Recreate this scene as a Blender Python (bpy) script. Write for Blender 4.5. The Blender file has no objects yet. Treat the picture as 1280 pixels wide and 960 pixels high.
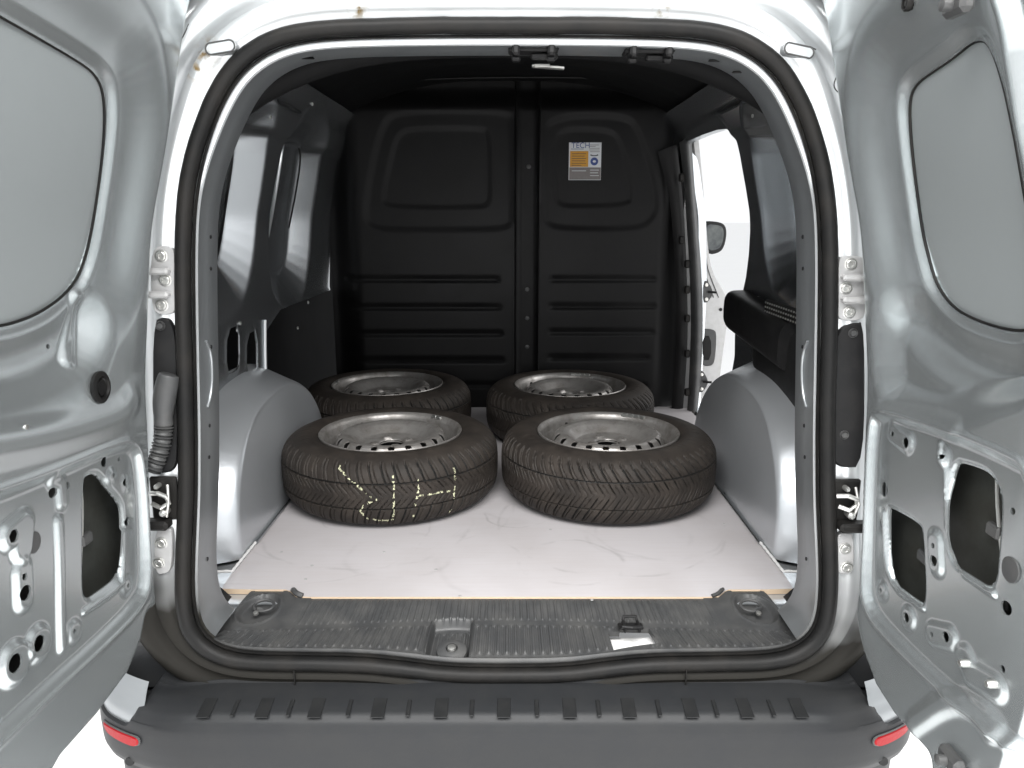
import bpy, math, random
import numpy as np
from mathutils import Vector, Matrix
random.seed(4); np.random.seed(4)
SC = bpy.context.scene
COL = SC.collection
# ------------------------------------------------------------------ camera
CAM = np.array([0.010, -1.30, 0.80]); PITCH = math.radians(12.5); F = 950.0
cam_d = bpy.data.cameras.new('camera'); cam = bpy.data.objects.new('camera', cam_d); COL.objects.link(cam)
cam.location = CAM; cam.rotation_euler = (math.pi/2 - PITCH, 0, 0)
cam_d.sensor_width = 36; cam_d.lens = 36*F/1280; cam_d.clip_start = .02; cam_d.clip_end = 500
SC.camera = cam
# ------------------------------------------------------------------ light: a bright white photo booth
W = bpy.data.worlds.new('World'); SC.world = W; W.use_nodes = True
bg = W.node_tree.nodes['Background']; bg.inputs[0].default_value = (.97, .985, 1, 1); bg.inputs[1].default_value = 0.52
def area(name, loc, rot, sx, sy, power, col=(1, 1, 1)):
    l = bpy.data.lights.new(name, 'AREA'); l.shape = 'RECTANGLE'; l.size = sx; l.size_y = sy; l.energy = power; l.color = col
    o = bpy.data.objects.new(name, l); COL.objects.link(o); o.location = loc; o.rotation_euler = rot
    return o
R = math.radians
area('ceiling_softbox', (0, -2.6, 3.2), (R(-14), 0, 0), 5.0, 3.0, 400, (1, .99, .975))
area('side_softbox', (4.2, 1.2, 1.9), (0, R(74), 0), 2.4, 3.0, 45)
area('added_rear_fill', (.3, -6.0, 1.5), (R(88), 0, 0), 5.5, 2.6, 55)  # added fill behind the camera, brightens the hinge side of the doors
SC.view_settings.view_transform = 'Standard'; SC.view_settings.look = 'None'
SC.view_settings.exposure = 1.0; SC.view_settings.gamma = 1
try: SC.cycles.max_bounces = 10; SC.cycles.glossy_bounces = 6; SC.cycles.diffuse_bounces = 5; SC.cycles.caustics_reflective = False
except Exception: pass

# ------------------------------------------------------------------ measuring helpers (photo pixel -> point on a real surface)
CP, SP = math.cos(PITCH), math.sin(PITCH)
def ray(px, py):
    a, b = (px-640)/F, (480-py)/F
    return np.array([a, CP + b*SP, -SP + b*CP])
def hit(px, py, g):
    d = ray(px, py); lo, hi = .25, 8.0
    glo = g(CAM + lo*d)
    for _ in range(60):
        m = (lo+hi)/2
        if (g(CAM+m*d) > 0) == (glo > 0): lo = m
        else: hi = m
    return CAM + hi*d
def lerp(x, xs, ys): return np.interp(x, xs, ys)
def curve(xs, ys, w=.05):
    t = np.linspace(xs[0], xs[-1], 400); v = np.interp(t, xs, ys)
    k = max(1, int(w/(t[1]-t[0]))); pad = np.pad(v, k, mode='reflect', reflect_type='odd')
    v = np.convolve(pad, np.ones(2*k+1)/(2*k+1), 'valid')
    return lambda x: np.interp(x, t, v)
YO = curve([-.8, 0, .4, 1.3], [0, 0.0, .075, .17])
XD = curve([-.6, 0, .2, .5, .77, .9, 1.16, 1.4], [.61, .63, .65, .655, .63, .60, .55, .44], .06)
XW = curve([-.2, .5, .8, 1.0, 1.15, 1.22, 1.27, 1.4], [.76, .76, .74, .70, .645, .58, .48, .1], .03)
SILLZ = -.03
def ss(a, b, x):
    t = np.clip((x-a)/(b-a), 0, 1); return t*t*(3-2*t)
def chaikin(P, n=2, closed=True):
    P = np.array(P, float)
    for _ in range(n):
        if closed:
            Q = np.roll(P, -1, 0); P = np.stack([.75*P+.25*Q, .25*P+.75*Q], 1).reshape(-1, P.shape[1])
        else:
            A, B = P[:-1], P[1:]
            M = np.stack([.75*A+.25*B, .25*A+.75*B], 1).reshape(-1, P.shape[1]); P = np.vstack([P[:1], M, P[-1:]])
    return P
def sd_poly(U, V, P):
    d = np.full(U.shape, 1e9); ins = np.zeros(U.shape, bool); n = len(P)
    for i in range(n):
        ax, ay = P[i]; bx, by = P[(i+1) % n]; ex, ey = bx-ax, by-ay; L = ex*ex+ey*ey
        if L < 1e-14: continue
        t = np.clip(((U-ax)*ex+(V-ay)*ey)/L, 0, 1)
        d = np.minimum(d, (U-ax-t*ex)**2+(V-ay-t*ey)**2)
        c = (ay > V) != (by > V)
        if abs(ey) > 1e-12: ins ^= c & (U < ex*(V-ay)/ey+ax)
    d = np.sqrt(d); return np.where(ins, -d, d)
def sd_line(U, V, P):
    d = np.full(U.shape, 1e9)
    for i in range(len(P)-1):
        ax, ay = P[i]; bx, by = P[i+1]; ex, ey = bx-ax, by-ay; L = max(ex*ex+ey*ey, 1e-12)
        t = np.clip(((U-ax)*ex+(V-ay)*ey)/L, 0, 1); d = np.minimum(d, (U-ax-t*ex)**2+(V-ay-t*ey)**2)
    return np.sqrt(d)
def sd_c(U, V, c): return np.hypot(U-c[0], V-c[1])

# ------------------------------------------------------------------ materials
MATS = {}
def mat(name, col, metal=0., rough=.5, coat=0., noise=None, bump=None, spec=.5, build=None, rvar=.22):
    m = bpy.data.materials.new(name); m.use_nodes = True; nt = m.node_tree; N = nt.nodes; L = nt.links
    b = N['Principled BSDF']; b.inputs['Base Color'].default_value = (*col, 1); b.inputs['Metallic'].default_value = metal
    b.inputs['Roughness'].default_value = rough; b.inputs['Coat Weight'].default_value = coat; b.inputs['Coat Roughness'].default_value = .08
    b.inputs['Specular IOR Level'].default_value = spec
    tc = N.new('ShaderNodeTexCoord')
    if noise:   # (scale, amount, detail, colour2)
        sc, amt, det, c2 = noise
        n = N.new('ShaderNodeTexNoise'); n.inputs['Scale'].default_value = sc; n.inputs['Detail'].default_value = det; n.inputs['Roughness'].default_value = .65
        L.new(tc.outputs['Object'], n.inputs['Vector'])
        r = N.new('ShaderNodeMapRange'); r.inputs[1].default_value = .42; r.inputs[2].default_value = .75; r.inputs[4].default_value = amt
        L.new(n.outputs[0], r.inputs[0])
        mx = N.new('ShaderNodeMix'); mx.data_type = 'RGBA'; mx.inputs[6].default_value = (*col, 1); mx.inputs[7].default_value = (*c2, 1)
        L.new(r.outputs[0], mx.inputs[0]); L.new(mx.outputs[2], b.inputs['Base Color'])
        rr = N.new('ShaderNodeMapRange'); rr.inputs[3].default_value = rough; rr.inputs[4].default_value = min(1, rough+rvar)
        L.new(r.outputs[0], rr.inputs[0]); L.new(rr.outputs[0], b.inputs['Roughness'])
    if bump:
        n2 = N.new('ShaderNodeTexNoise'); n2.inputs['Scale'].default_value = bump[0]; n2.inputs['Detail'].default_value = 4
        L.new(tc.outputs['Object'], n2.inputs['Vector'])
        bp = N.new('ShaderNodeBump'); bp.inputs['Strength'].default_value = bump[1]; bp.inputs['Distance'].default_value = bump[2]
        L.new(n2.outputs[0], bp.inputs['Height']); L.new(bp.outputs[0], b.inputs['Normal'])
    if build: build(nt, b, tc)
    MATS[name] = m; return m
def zdirt(nt, b, tc):
    """silver paint with road dirt low down, stains with noisy shape and rust specks"""
    N, L = nt.nodes, nt.links
    geo = N.new('ShaderNodeNewGeometry'); sep = N.new('ShaderNodeSeparateXYZ'); L.new(geo.outputs['Position'], sep.inputs[0])
    n = N.new('ShaderNodeTexNoise'); n.inputs['Scale'].default_value = 4; n.inputs['Detail'].default_value = 3; n.inputs['Roughness'].default_value = .5
    L.new(geo.outputs['Position'], n.inputs['Vector'])
    a = N.new('ShaderNodeMath'); a.operation = 'MULTIPLY_ADD'; a.inputs[1].default_value = -.34; L.new(n.outputs[0], a.inputs[0]); L.new(sep.outputs[2], a.inputs[2])
    r = N.new('ShaderNodeMapRange'); r.inputs[1].default_value = .02; r.inputs[2].default_value = -.15; r.inputs[3].default_value = 0; r.inputs[4].default_value = 1.0
    L.new(a.outputs[0], r.inputs[0])
    mx = N.new('ShaderNodeMix'); mx.data_type = 'RGBA'; mx.inputs[6].default_value = b.inputs['Base Color'].default_value[:]; mx.inputs[7].default_value = (.016, .015, .013, 1)
    L.new(r.outputs[0], mx.inputs[0])
    n3 = N.new('ShaderNodeTexNoise'); n3.inputs['Scale'].default_value = 38; n3.inputs['Detail'].default_value = 5; L.new(geo.outputs['Position'], n3.inputs['Vector'])
    r3 = N.new('ShaderNodeMapRange'); r3.inputs[1].default_value = .70; r3.inputs[2].default_value = .76; L.new(n3.outputs[0], r3.inputs[0])
    # brown drip stains beside the top corners and roof channel
    tot = None
    for (cx, cz, rad) in ((-.535, 1.085, .035), (-.262, 1.155, .022), (.275, 1.155, .02), (-.55, 1.05, .025)):
        vd = N.new('ShaderNodeVectorMath'); vd.operation = 'DISTANCE'
        cmb = N.new('ShaderNodeCombineXYZ'); L.new(sep.outputs[0], cmb.inputs[0]); L.new(sep.outputs[2], cmb.inputs[2])
        L.new(cmb.outputs[0], vd.inputs[0]); vd.inputs[1].default_value = (cx, 0, cz)
        q = N.new('ShaderNodeMapRange'); q.inputs[1].default_value = rad; q.inputs[2].default_value = rad*.2; L.new(vd.outputs[1], q.inputs[0])
        if tot is None: tot = q
        else:
            ad = N.new('ShaderNodeMath'); ad.operation = 'MAXIMUM'; L.new(tot.outputs[0], ad.inputs[0]); L.new(q.outputs[0], ad.inputs[1]); tot = ad
    n4 = N.new('ShaderNodeTexNoise'); n4.inputs['Scale'].default_value = 60; n4.inputs['Detail'].default_value = 6; L.new(geo.outputs['Position'], n4.inputs['Vector'])
    r4 = N.new('ShaderNodeMapRange'); r4.inputs[1].default_value = .46; r4.inputs[2].default_value = .62; L.new(n4.outputs[0], r4.inputs[0])
    mu = N.new('ShaderNodeMath'); mu.operation = 'MULTIPLY'; L.new(tot.outputs[0], mu.inputs[0]); L.new(r4.outputs[0], mu.inputs[1])
    mx2 = N.new('ShaderNodeMix'); mx2.data_type = 'RGBA'; L.new(mx.outputs[2], mx2.inputs[6]); mx2.inputs[7].default_value = (.16, .11, .045, 1)
    L.new(mu.outputs[0], mx2.inputs[0]); L.new(mx2.outputs[2], b.inputs['Base Color'])
    mt = N.new('ShaderNodeMath'); mt.operation = 'MAXIMUM'; L.new(mu.outputs[0], mt.inputs[0]); L.new(r.outputs[0], mt.inputs[1])
    me = N.new('ShaderNodeMapRange'); me.inputs[3].default_value = b.inputs['Metallic'].default_value; me.inputs[4].default_value = 0; L.new(mt.outputs[0], me.inputs[0]); L.new(me.outputs[0], b.inputs['Metallic'])
    co = N.new('ShaderNodeMapRange'); co.inputs[3].default_value = b.inputs['Coat Weight'].default_value; co.inputs[4].default_value = 0; L.new(mt.outputs[0], co.inputs[0]); L.new(co.outputs[0], b.inputs['Coat Weight'])
    sg_ = N.new('ShaderNodeMapRange'); sg_.inputs[3].default_value = .5; sg_.inputs[4].default_value = .12; L.new(mt.outputs[0], sg_.inputs[0]); L.new(sg_.outputs[0], b.inputs['Specular IOR Level'])
    rg = N.new('ShaderNodeMapRange'); rg.inputs[3].default_value = b.inputs['Roughness'].default_value; rg.inputs[4].default_value = .6; L.new(mt.outputs[0], rg.inputs[0]); L.new(rg.outputs[0], b.inputs['Roughness'])
SILVER = (.60, .625, .635)
mat('silver_door_paint', (.465, .497, .505), .82, .27, .22, bump=(2.2, .05, .02))
mat('window_sheet_paint', (.33, .355, .36), .55, .42, bump=(90, .04, .001))
mat('silver_frame_paint', (.60, .62, .63), .62, .3, .2, build=zdirt)
mat('silver_bay_paint', (.56, .585, .605), .94, .25, .1, bump=(2, .03, .02))
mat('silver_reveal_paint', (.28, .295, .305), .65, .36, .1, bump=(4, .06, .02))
mat('silver_arch_paint', (.58, .605, .63), .66, .33, .1, bump=(9, .14, .02))
mat('dark_roof_paint', (.006, .006, .0063), 0, .7, spec=.12, noise=(5, .4, 5, (.009, .009, .009)))
mat('cavity_shade_black', (.0035, .0035, .0038), 0, .85, spec=.05, noise=(6, .5, 5, (.006, .006, .006)))  # near-black stands in for the shade inside hollows and the hub bore
mat('door_cavity_shade', (.040, .042, .038), .2, .45, noise=(9, .8, 7, (.012, .010, .006)), bump=(12, .2, .01))  # dark colour stands in for the shade inside the doors
mat('bulkhead_paint', (.0055, .0053, .0056), 0, .5, noise=(6, .5, 8, (.015, .0145, .014)), bump=(160, .10, .001), spec=.2)
mat('rubber', (.007, .007, .007), 0, .48, spec=.18, noise=(9, .5, 7, (.026, .023, .020)), bump=(70, .15, .002))
mat('black_plastic', (.010, .010, .0105), 0, .45, spec=.25, noise=(25, .4, 6, (.024, .023, .022)), bump=(220, .15, .0008))
mat('trim_plastic', (.046, .047, .048), 0, .42, spec=.4, noise=(14, .55, 9, (.10, .098, .093)), bump=(180, .2, .001))
mat('bumper_plastic', (.017, .018, .0195), 0, .45, noise=(10, .4, 8, (.027, .027, .026)), bump=(260, .2, .0008), spec=.22)
mat('step_pad_plastic', (.013, .0135, .014), 0, .5, spec=.2, noise=(30, .5, 6, (.022, .022, .022)))
mat('hinge_paint', (.42, .42, .42), .35, .4, noise=(50, .4, 5, (.3, .29, .28)))
mat('zinc_metal', (.55, .55, .53), .9, .35, noise=(40, .5, 5, (.32, .31, .29)))
mat('bolt_steel', (.62, .61, .58), .95, .3, noise=(60, .4, 4, (.35, .33, .3)))
mat('red_lens', (.24, .002, .005), 0, .35, .0, spec=.25, bump=(120, .2, .002))
mat('glass_dark', (.06, .065, .07), .2, .12, noise=(12, .6, 3, (.2, .22, .2)))
mat('plywood_edge', (.62, .48, .34), 0, .6)
mat('white_sealant', (.75, .75, .74), 0, .5, bump=(90, .6, .004))
mat('bright_label', (.8, .8, .8), 0, .4)
mat('booth_white', (.86, .86, .86), 0, .7, noise=(1.2, .3, 5, (.80, .80, .79)))
mat('booth_seam', (.5, .5, .5), 0, .7)
mat('print_orange', (.58, .28, .02), 0, .45, noise=(90, .6, 3, (.45, .20, .015)))
mat('print_grey', (.16, .145, .14), 0, .5, noise=(60, .5, 4, (.22, .2, .2)))
mat('print_white', (.62, .64, .66), 0, .45)
mat('print_blue', (.03, .06, .22), 0, .45)
mat('chalk', (.62, .62, .42), 0, .9, noise=(60, .8, 5, (.3, .3, .2)))
def tyre_nodes(nt, b, tc):
    N, L = nt.nodes, nt.links
    n = N.new('ShaderNodeTexNoise'); n.inputs['Scale'].default_value = 14; n.inputs['Detail'].default_value = 9; n.inputs['Roughness'].default_value = .7
    L.new(tc.outputs['Object'], n.inputs['Vector'])
    r = N.new('ShaderNodeMapRange'); r.inputs[1].default_value = .4; r.inputs[2].default_value = .72; L.new(n.outputs[0], r.inputs[0])
    mx = N.new('ShaderNodeMix'); mx.data_type = 'RGBA'; mx.inputs[6].default_value = (.022, .0185, .016, 1); mx.inputs[7].default_value = (.046, .038, .032, 1)
    L.new(r.outputs[0], mx.inputs[0]); L.new(mx.outputs[2], b.inputs['Base Color'])
    n2 = N.new('ShaderNodeTexNoise'); n2.inputs['Scale'].default_value = 260; L.new(tc.outputs['Object'], n2.inputs['Vector'])
    bp = N.new('ShaderNodeBump'); bp.inputs['Strength'].default_value = .3; bp.inputs['Distance'].default_value = .0008
    L.new(n2.outputs[0], bp.inputs['Height']); L.new(bp.outputs[0], b.inputs['Normal'])
mat('tyre_rubber', (.04, .037, .034), 0, .62, spec=.25, build=tyre_nodes)
mat('tyre_groove', (.007, .007, .0065), 0, .8)
mat('rim_paint', (.37, .355, .34), .6, .38, noise=(18, .95, 9, (.13, .115, .10)), bump=(40, .15, .002))
def floor_nodes(nt, b, tc):
    N, L = nt.nodes, nt.links
    base = (.50, .48, .49, 1)
    n = N.new('ShaderNodeTexNoise'); n.inputs['Scale'].default_value = 3.2; n.inputs['Detail'].default_value = 8; L.new(tc.outputs['Object'], n.inputs['Vector'])
    r = N.new('ShaderNodeMapRange'); r.inputs[1].default_value = .42; r.inputs[2].default_value = .7; r.inputs[4].default_value = .75; L.new(n.outputs[0], r.inputs[0])
    mx = N.new('ShaderNodeMix'); mx.data_type = 'RGBA'; mx.inputs[6].default_value = base; mx.inputs[7].default_value = (.41, .385, .385, 1); L.new(r.outputs[0], mx.inputs[0])
    # fine wood-like grain along X
    mp = N.new('ShaderNodeMapping'); mp.inputs['Scale'].default_value = (3, 60, 1); L.new(tc.outputs['Object'], mp.inputs[0])
    g = N.new('ShaderNodeTexNoise'); g.inputs['Scale'].default_value = 2; g.inputs['Detail'].default_value = 6; L.new(mp.outputs[0], g.inputs['Vector'])
    gr = N.new('ShaderNodeMapRange'); gr.inputs[1].default_value = .45; gr.inputs[2].default_value = .7; gr.inputs[4].default_value = .22; L.new(g.outputs[0], gr.inputs[0])
    mx1 = N.new('ShaderNodeMix'); mx1.data_type = 'RGBA'; L.new(gr.outputs[0], mx1.inputs[0]); L.new(mx.outputs[2], mx1.inputs[6]); mx1.inputs[7].default_value = (.42, .38, .37, 1)
    cur = mx1
    # scuff rings and arcs left by tyres
    wn = N.new('ShaderNodeTexNoise'); wn.inputs['Scale'].default_value = 5; wn.inputs['Detail'].default_value = 3; L.new(tc.outputs['Object'], wn.inputs['Vector'])
    ws = N.new('ShaderNodeVectorMath'); ws.operation = 'SCALE'; ws.inputs[3].default_value = .06; L.new(wn.outputs[1], ws.inputs[0])
    wa = N.new('ShaderNodeVectorMath'); wa.operation = 'ADD'; L.new(tc.outputs['Object'], wa.inputs[0]); L.new(ws.outputs[0], wa.inputs[1])
    brk = N.new('ShaderNodeTexNoise'); brk.inputs['Scale'].default_value = 11; brk.inputs['Detail'].default_value = 7; L.new(tc.outputs['Object'], brk.inputs['Vector'])
    br = N.new('ShaderNodeMapRange'); br.inputs[1].default_value = .46; br.inputs[2].default_value = .62; L.new(brk.outputs[0], br.inputs[0])
    rnd = random.Random(9)
    for i in range(14):
        cx, cy, rad = rnd.uniform(-.5, .5), rnd.uniform(.3, .95), rnd.uniform(.05, .33)
        if i < 4: cx, cy, rad = ((.36, .55, .13), (-.34, .62, .27), (.3, .62, .3), (.18, .40, .12))[i]
        vd = N.new('ShaderNodeVectorMath'); vd.operation = 'DISTANCE'; L.new(wa.outputs[0], vd.inputs[0]); vd.inputs[1].default_value = (cx, cy, 0.03)
        s = N.new('ShaderNodeMath'); s.operation = 'SUBTRACT'; L.new(vd.outputs[1], s.inputs[0]); s.inputs[1].default_value = rad
        ab = N.new('ShaderNodeMath'); ab.operation = 'ABSOLUTE'; L.new(s.outputs[0], ab.inputs[0])
        q = N.new('ShaderNodeMapRange'); q.inputs[1].default_value = rnd.uniform(.003, .012); q.inputs[2].default_value = .0005; q.inputs[4].default_value = rnd.uniform(.12, .38); L.new(ab.outputs[0], q.inputs[0])
        mu = N.new('ShaderNodeMath'); mu.operation = 'MULTIPLY'; L.new(q.outputs[0], mu.inputs[0]); L.new(br.outputs[0], mu.inputs[1])
        m2 = N.new('ShaderNodeMix'); m2.data_type = 'RGBA'; L.new(mu.outputs[0], m2.inputs[0]); L.new(cur.outputs[2], m2.inputs[6]); m2.inputs[7].default_value = (.20, .19, .19, 1); cur = m2
    # dents / pale nicks
    v = N.new('ShaderNodeTexVoronoi'); v.inputs['Scale'].default_value = 9; L.new(tc.outputs['Object'], v.inputs['Vector'])
    vr = N.new('ShaderNodeMapRange'); vr.inputs[1].default_value = .06; vr.inputs[2].default_value = .03; vr.inputs[4].default_value = .0; L.new(v.outputs['Distance'], vr.inputs[0])
    m3 = N.new('ShaderNodeMix'); m3.data_type = 'RGBA'; L.new(vr.outputs[0], m3.inputs[0]); L.new(cur.outputs[2], m3.inputs[6]); m3.inputs[7].default_value = (.33, .30, .29, 1)
    L.new(m3.outputs[2], b.inputs['Base Color'])
mat('cargo_floor_vinyl', (.6, .57, .57), 0, .42, build=floor_nodes)

# ------------------------------------------------------------------ object helpers
def link(name, me, parent=None, m=None, smooth=True, label=None):
    o = bpy.data.objects.new(name, me); COL.objects.link(o)
    if parent is not None: o.parent = parent
    if m is not None:
        for x in (m if isinstance(m, (list, tuple)) else [m]): me.materials.append(MATS[x])
    if smooth and len(me.polygons): me.polygons.foreach_set('use_smooth', [True]*len(me.polygons))
    if label: o['label'] = label
    return o
def mesh(name, V, Fc, parent=None, m=None, smooth=True, mi=None, label=None):
    me = bpy.data.meshes.new(name); me.from_pydata([tuple(map(float, v)) for v in V], [], [tuple(int(i) for i in f) for f in Fc])
    o = link(name, me, parent, m, smooth, label)
    if mi is not None: me.polygons.foreach_set('material_index', [int(i) for i in mi])
    me.update(); return o
def sharp(o, ang=35):
    me = o.data
    try: me.set_sharp_from_angle(angle=R(ang))
    except Exception: pass
    return o
def thing(name, label, cat, group=None, loc=(0, 0, 0)):
    o = bpy.data.objects.new(name, None); COL.objects.link(o); o.location = loc; o.empty_display_size = .1
    o['label'] = label; o['category'] = cat
    if group: o['group'] = group
    return o
class MB:
    def __init__(s): s.V = []; s.F = []; s.M = []
    def add(s, V, Fc, mi=0):
        n = len(s.V); s.V += [tuple(map(float, v)) for v in V]; s.F += [tuple(int(i)+n for i in f) for f in Fc]; s.M += [mi]*len(Fc)
    def box(s, c, d, mi=0, rot=None, bev=0.):
        """box with bevelled vertical/horizontal edges: c centre, d full size"""
        x, y, z = d[0]/2, d[1]/2, d[2]/2; b = min(bev, x*.9, y*.9, z*.9)
        if b <= 0:
            V = [(i*x, j*y, k*z) for k in (-1, 1) for j in (-1, 1) for i in (-1, 1)]
            Fc = [(0, 2, 3, 1), (4, 5, 7, 6), (0, 1, 5, 4), (2, 6, 7, 3), (0, 4, 6, 2), (1, 3, 7, 5)]
        else:
            V = []; idx = {}
            for sx in (-1, 1):
                for sy in (-1, 1):
                    for sz in (-1, 1):
                        for ax in range(3):
                            p = [sx*(x-b), sy*(y-b), sz*(z-b)]; p[ax] = (sx*x, sy*y, sz*z)[ax]
                            idx[(sx, sy, sz, ax)] = len(V); V.append(tuple(p))
            I = lambda a, b_, c_, ax: idx[(a, b_, c_, ax)]
            Fc = []
            for q in (-1, 1):
                Fc.append([I(q, -1, -1, 0), I(q, 1, -1, 0), I(q, 1, 1, 0), I(q, -1, 1, 0)][::q])
                Fc.append([I(-1, q, -1, 1), I(-1, q, 1, 1), I(1, q, 1, 1), I(1, q, -1, 1)][::q])
                Fc.append([I(-1, -1, q, 2), I(1, -1, q, 2), I(1, 1, q, 2), I(-1, 1, q, 2)][::q])
            for a in (-1, 1):
                for c_ in (-1, 1):
                    Fc.append([I(a, c_, -1, 0), I(a, c_, 1, 0), I(a, c_, 1, 1), I(a, c_, -1, 1)][::-a*c_])
                    Fc.append([I(a, -1, c_, 0), I(a, 1, c_, 0), I(a, 1, c_, 2), I(a, -1, c_, 2)][::a*c_*-1])
                    Fc.append([I(-1, a, c_, 1), I(1, a, c_, 1), I(1, a, c_, 2), I(-1, a, c_, 2)][::a*c_])
                    for e in (-1, 1): Fc.append([I(a, c_, e, 0), I(a, c_, e, 1), I(a, c_, e, 2)][::a*c_*e])
        V = [Vector(v) for v in V]
        if rot is not None: V = [rot @ v for v in V]
        s.add([(v.x+c[0], v.y+c[1], v.z+c[2]) for v in V], Fc, mi)
    def lathe(s, prof, c, axis=(0, 0, 1), n=24, mi=0, cap=True):
        q = Vector((0, 0, 1)).rotation_difference(Vector(axis)); V = []; Fc = []
        for (r, h) in prof:
            for i in range(n):
                a = 2*math.pi*i/n; v = q @ Vector((r*math.cos(a), r*math.sin(a), h)); V.append((v.x+c[0], v.y+c[1], v.z+c[2]))
        for j in range(len(prof)-1):
            for i in range(n): k = (i+1) % n; Fc.append((j*n+i, j*n+k, (j+1)*n+k, (j+1)*n+i))
        if cap: Fc.append(tuple(range(n))[::-1]); Fc.append(tuple((len(prof)-1)*n+i for i in range(n)))
        s.add(V, Fc, mi)
    def tube(s, P, r, n=10, mi=0, closed=False, flat=1.):
        P = [Vector(p) for p in P]; V = []; Fc = []; m = len(P); up = None
        rr = r if hasattr(r, '__len__') else [r]*m
        for i, p in enumerate(P):
            t = (P[(i+1) % m]-P[i-1]) if closed or 0 < i < m-1 else (P[1]-P[0] if i == 0 else P[-1]-P[-2]); t.normalize()
            if up is None: up = t.orthogonal().normalized()
            up = (up-t*up.dot(t)).normalized(); w = t.cross(up)
            for k in range(n):
                a = 2*math.pi*k/n; V.append(p+up*(math.cos(a)*rr[i])+w*(math.sin(a)*rr[i]*flat))
        for i in range(m if closed else m-1):
            j = (i+1) % m
            for k in range(n): l = (k+1) % n; Fc.append((i*n+k, i*n+l, j*n+l, j*n+k))
        if not closed: Fc.append(tuple(range(n))[::-1]); Fc.append(tuple((m-1)*n+k for k in range(n)))
        s.add(V, Fc, mi)
    def plate(s, P2, to3, h0, h1, mi=0, bev=.0015):
        """polygon plate: P2 in surface coords, to3(u,v,h) -> xyz, from height h0 up to h1"""
        n = len(P2); c = P2.mean(0); d = P2-c; L = np.linalg.norm(d, axis=1, keepdims=True)
        top = c+d*(1-bev/np.maximum(L, 1e-6)); V = [to3(*p, h0) for p in P2]+[to3(*p, h1-bev) for p in P2]+[to3(*p, h1) for p in top]
        Fc = []
        for j in range(2):
            for i in range(n): k = (i+1) % n; Fc.append((j*n+i, j*n+k, (j+1)*n+k, (j+1)*n+i))
        Fc.append(tuple(2*n+i for i in range(n))); s.add(V, Fc, mi)
    def build(s, name, m, parent=None, smooth=True, ang=35, label=None):
        o = mesh(name, s.V, s.F, parent, m, smooth, s.M, label)
        import bmesh
        bm = bmesh.new(); bm.from_mesh(o.data); bmesh.ops.recalc_face_normals(bm, faces=bm.faces[:]); bm.to_mesh(o.data); bm.free()
        if smooth: sharp(o, ang)
        return o

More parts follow.
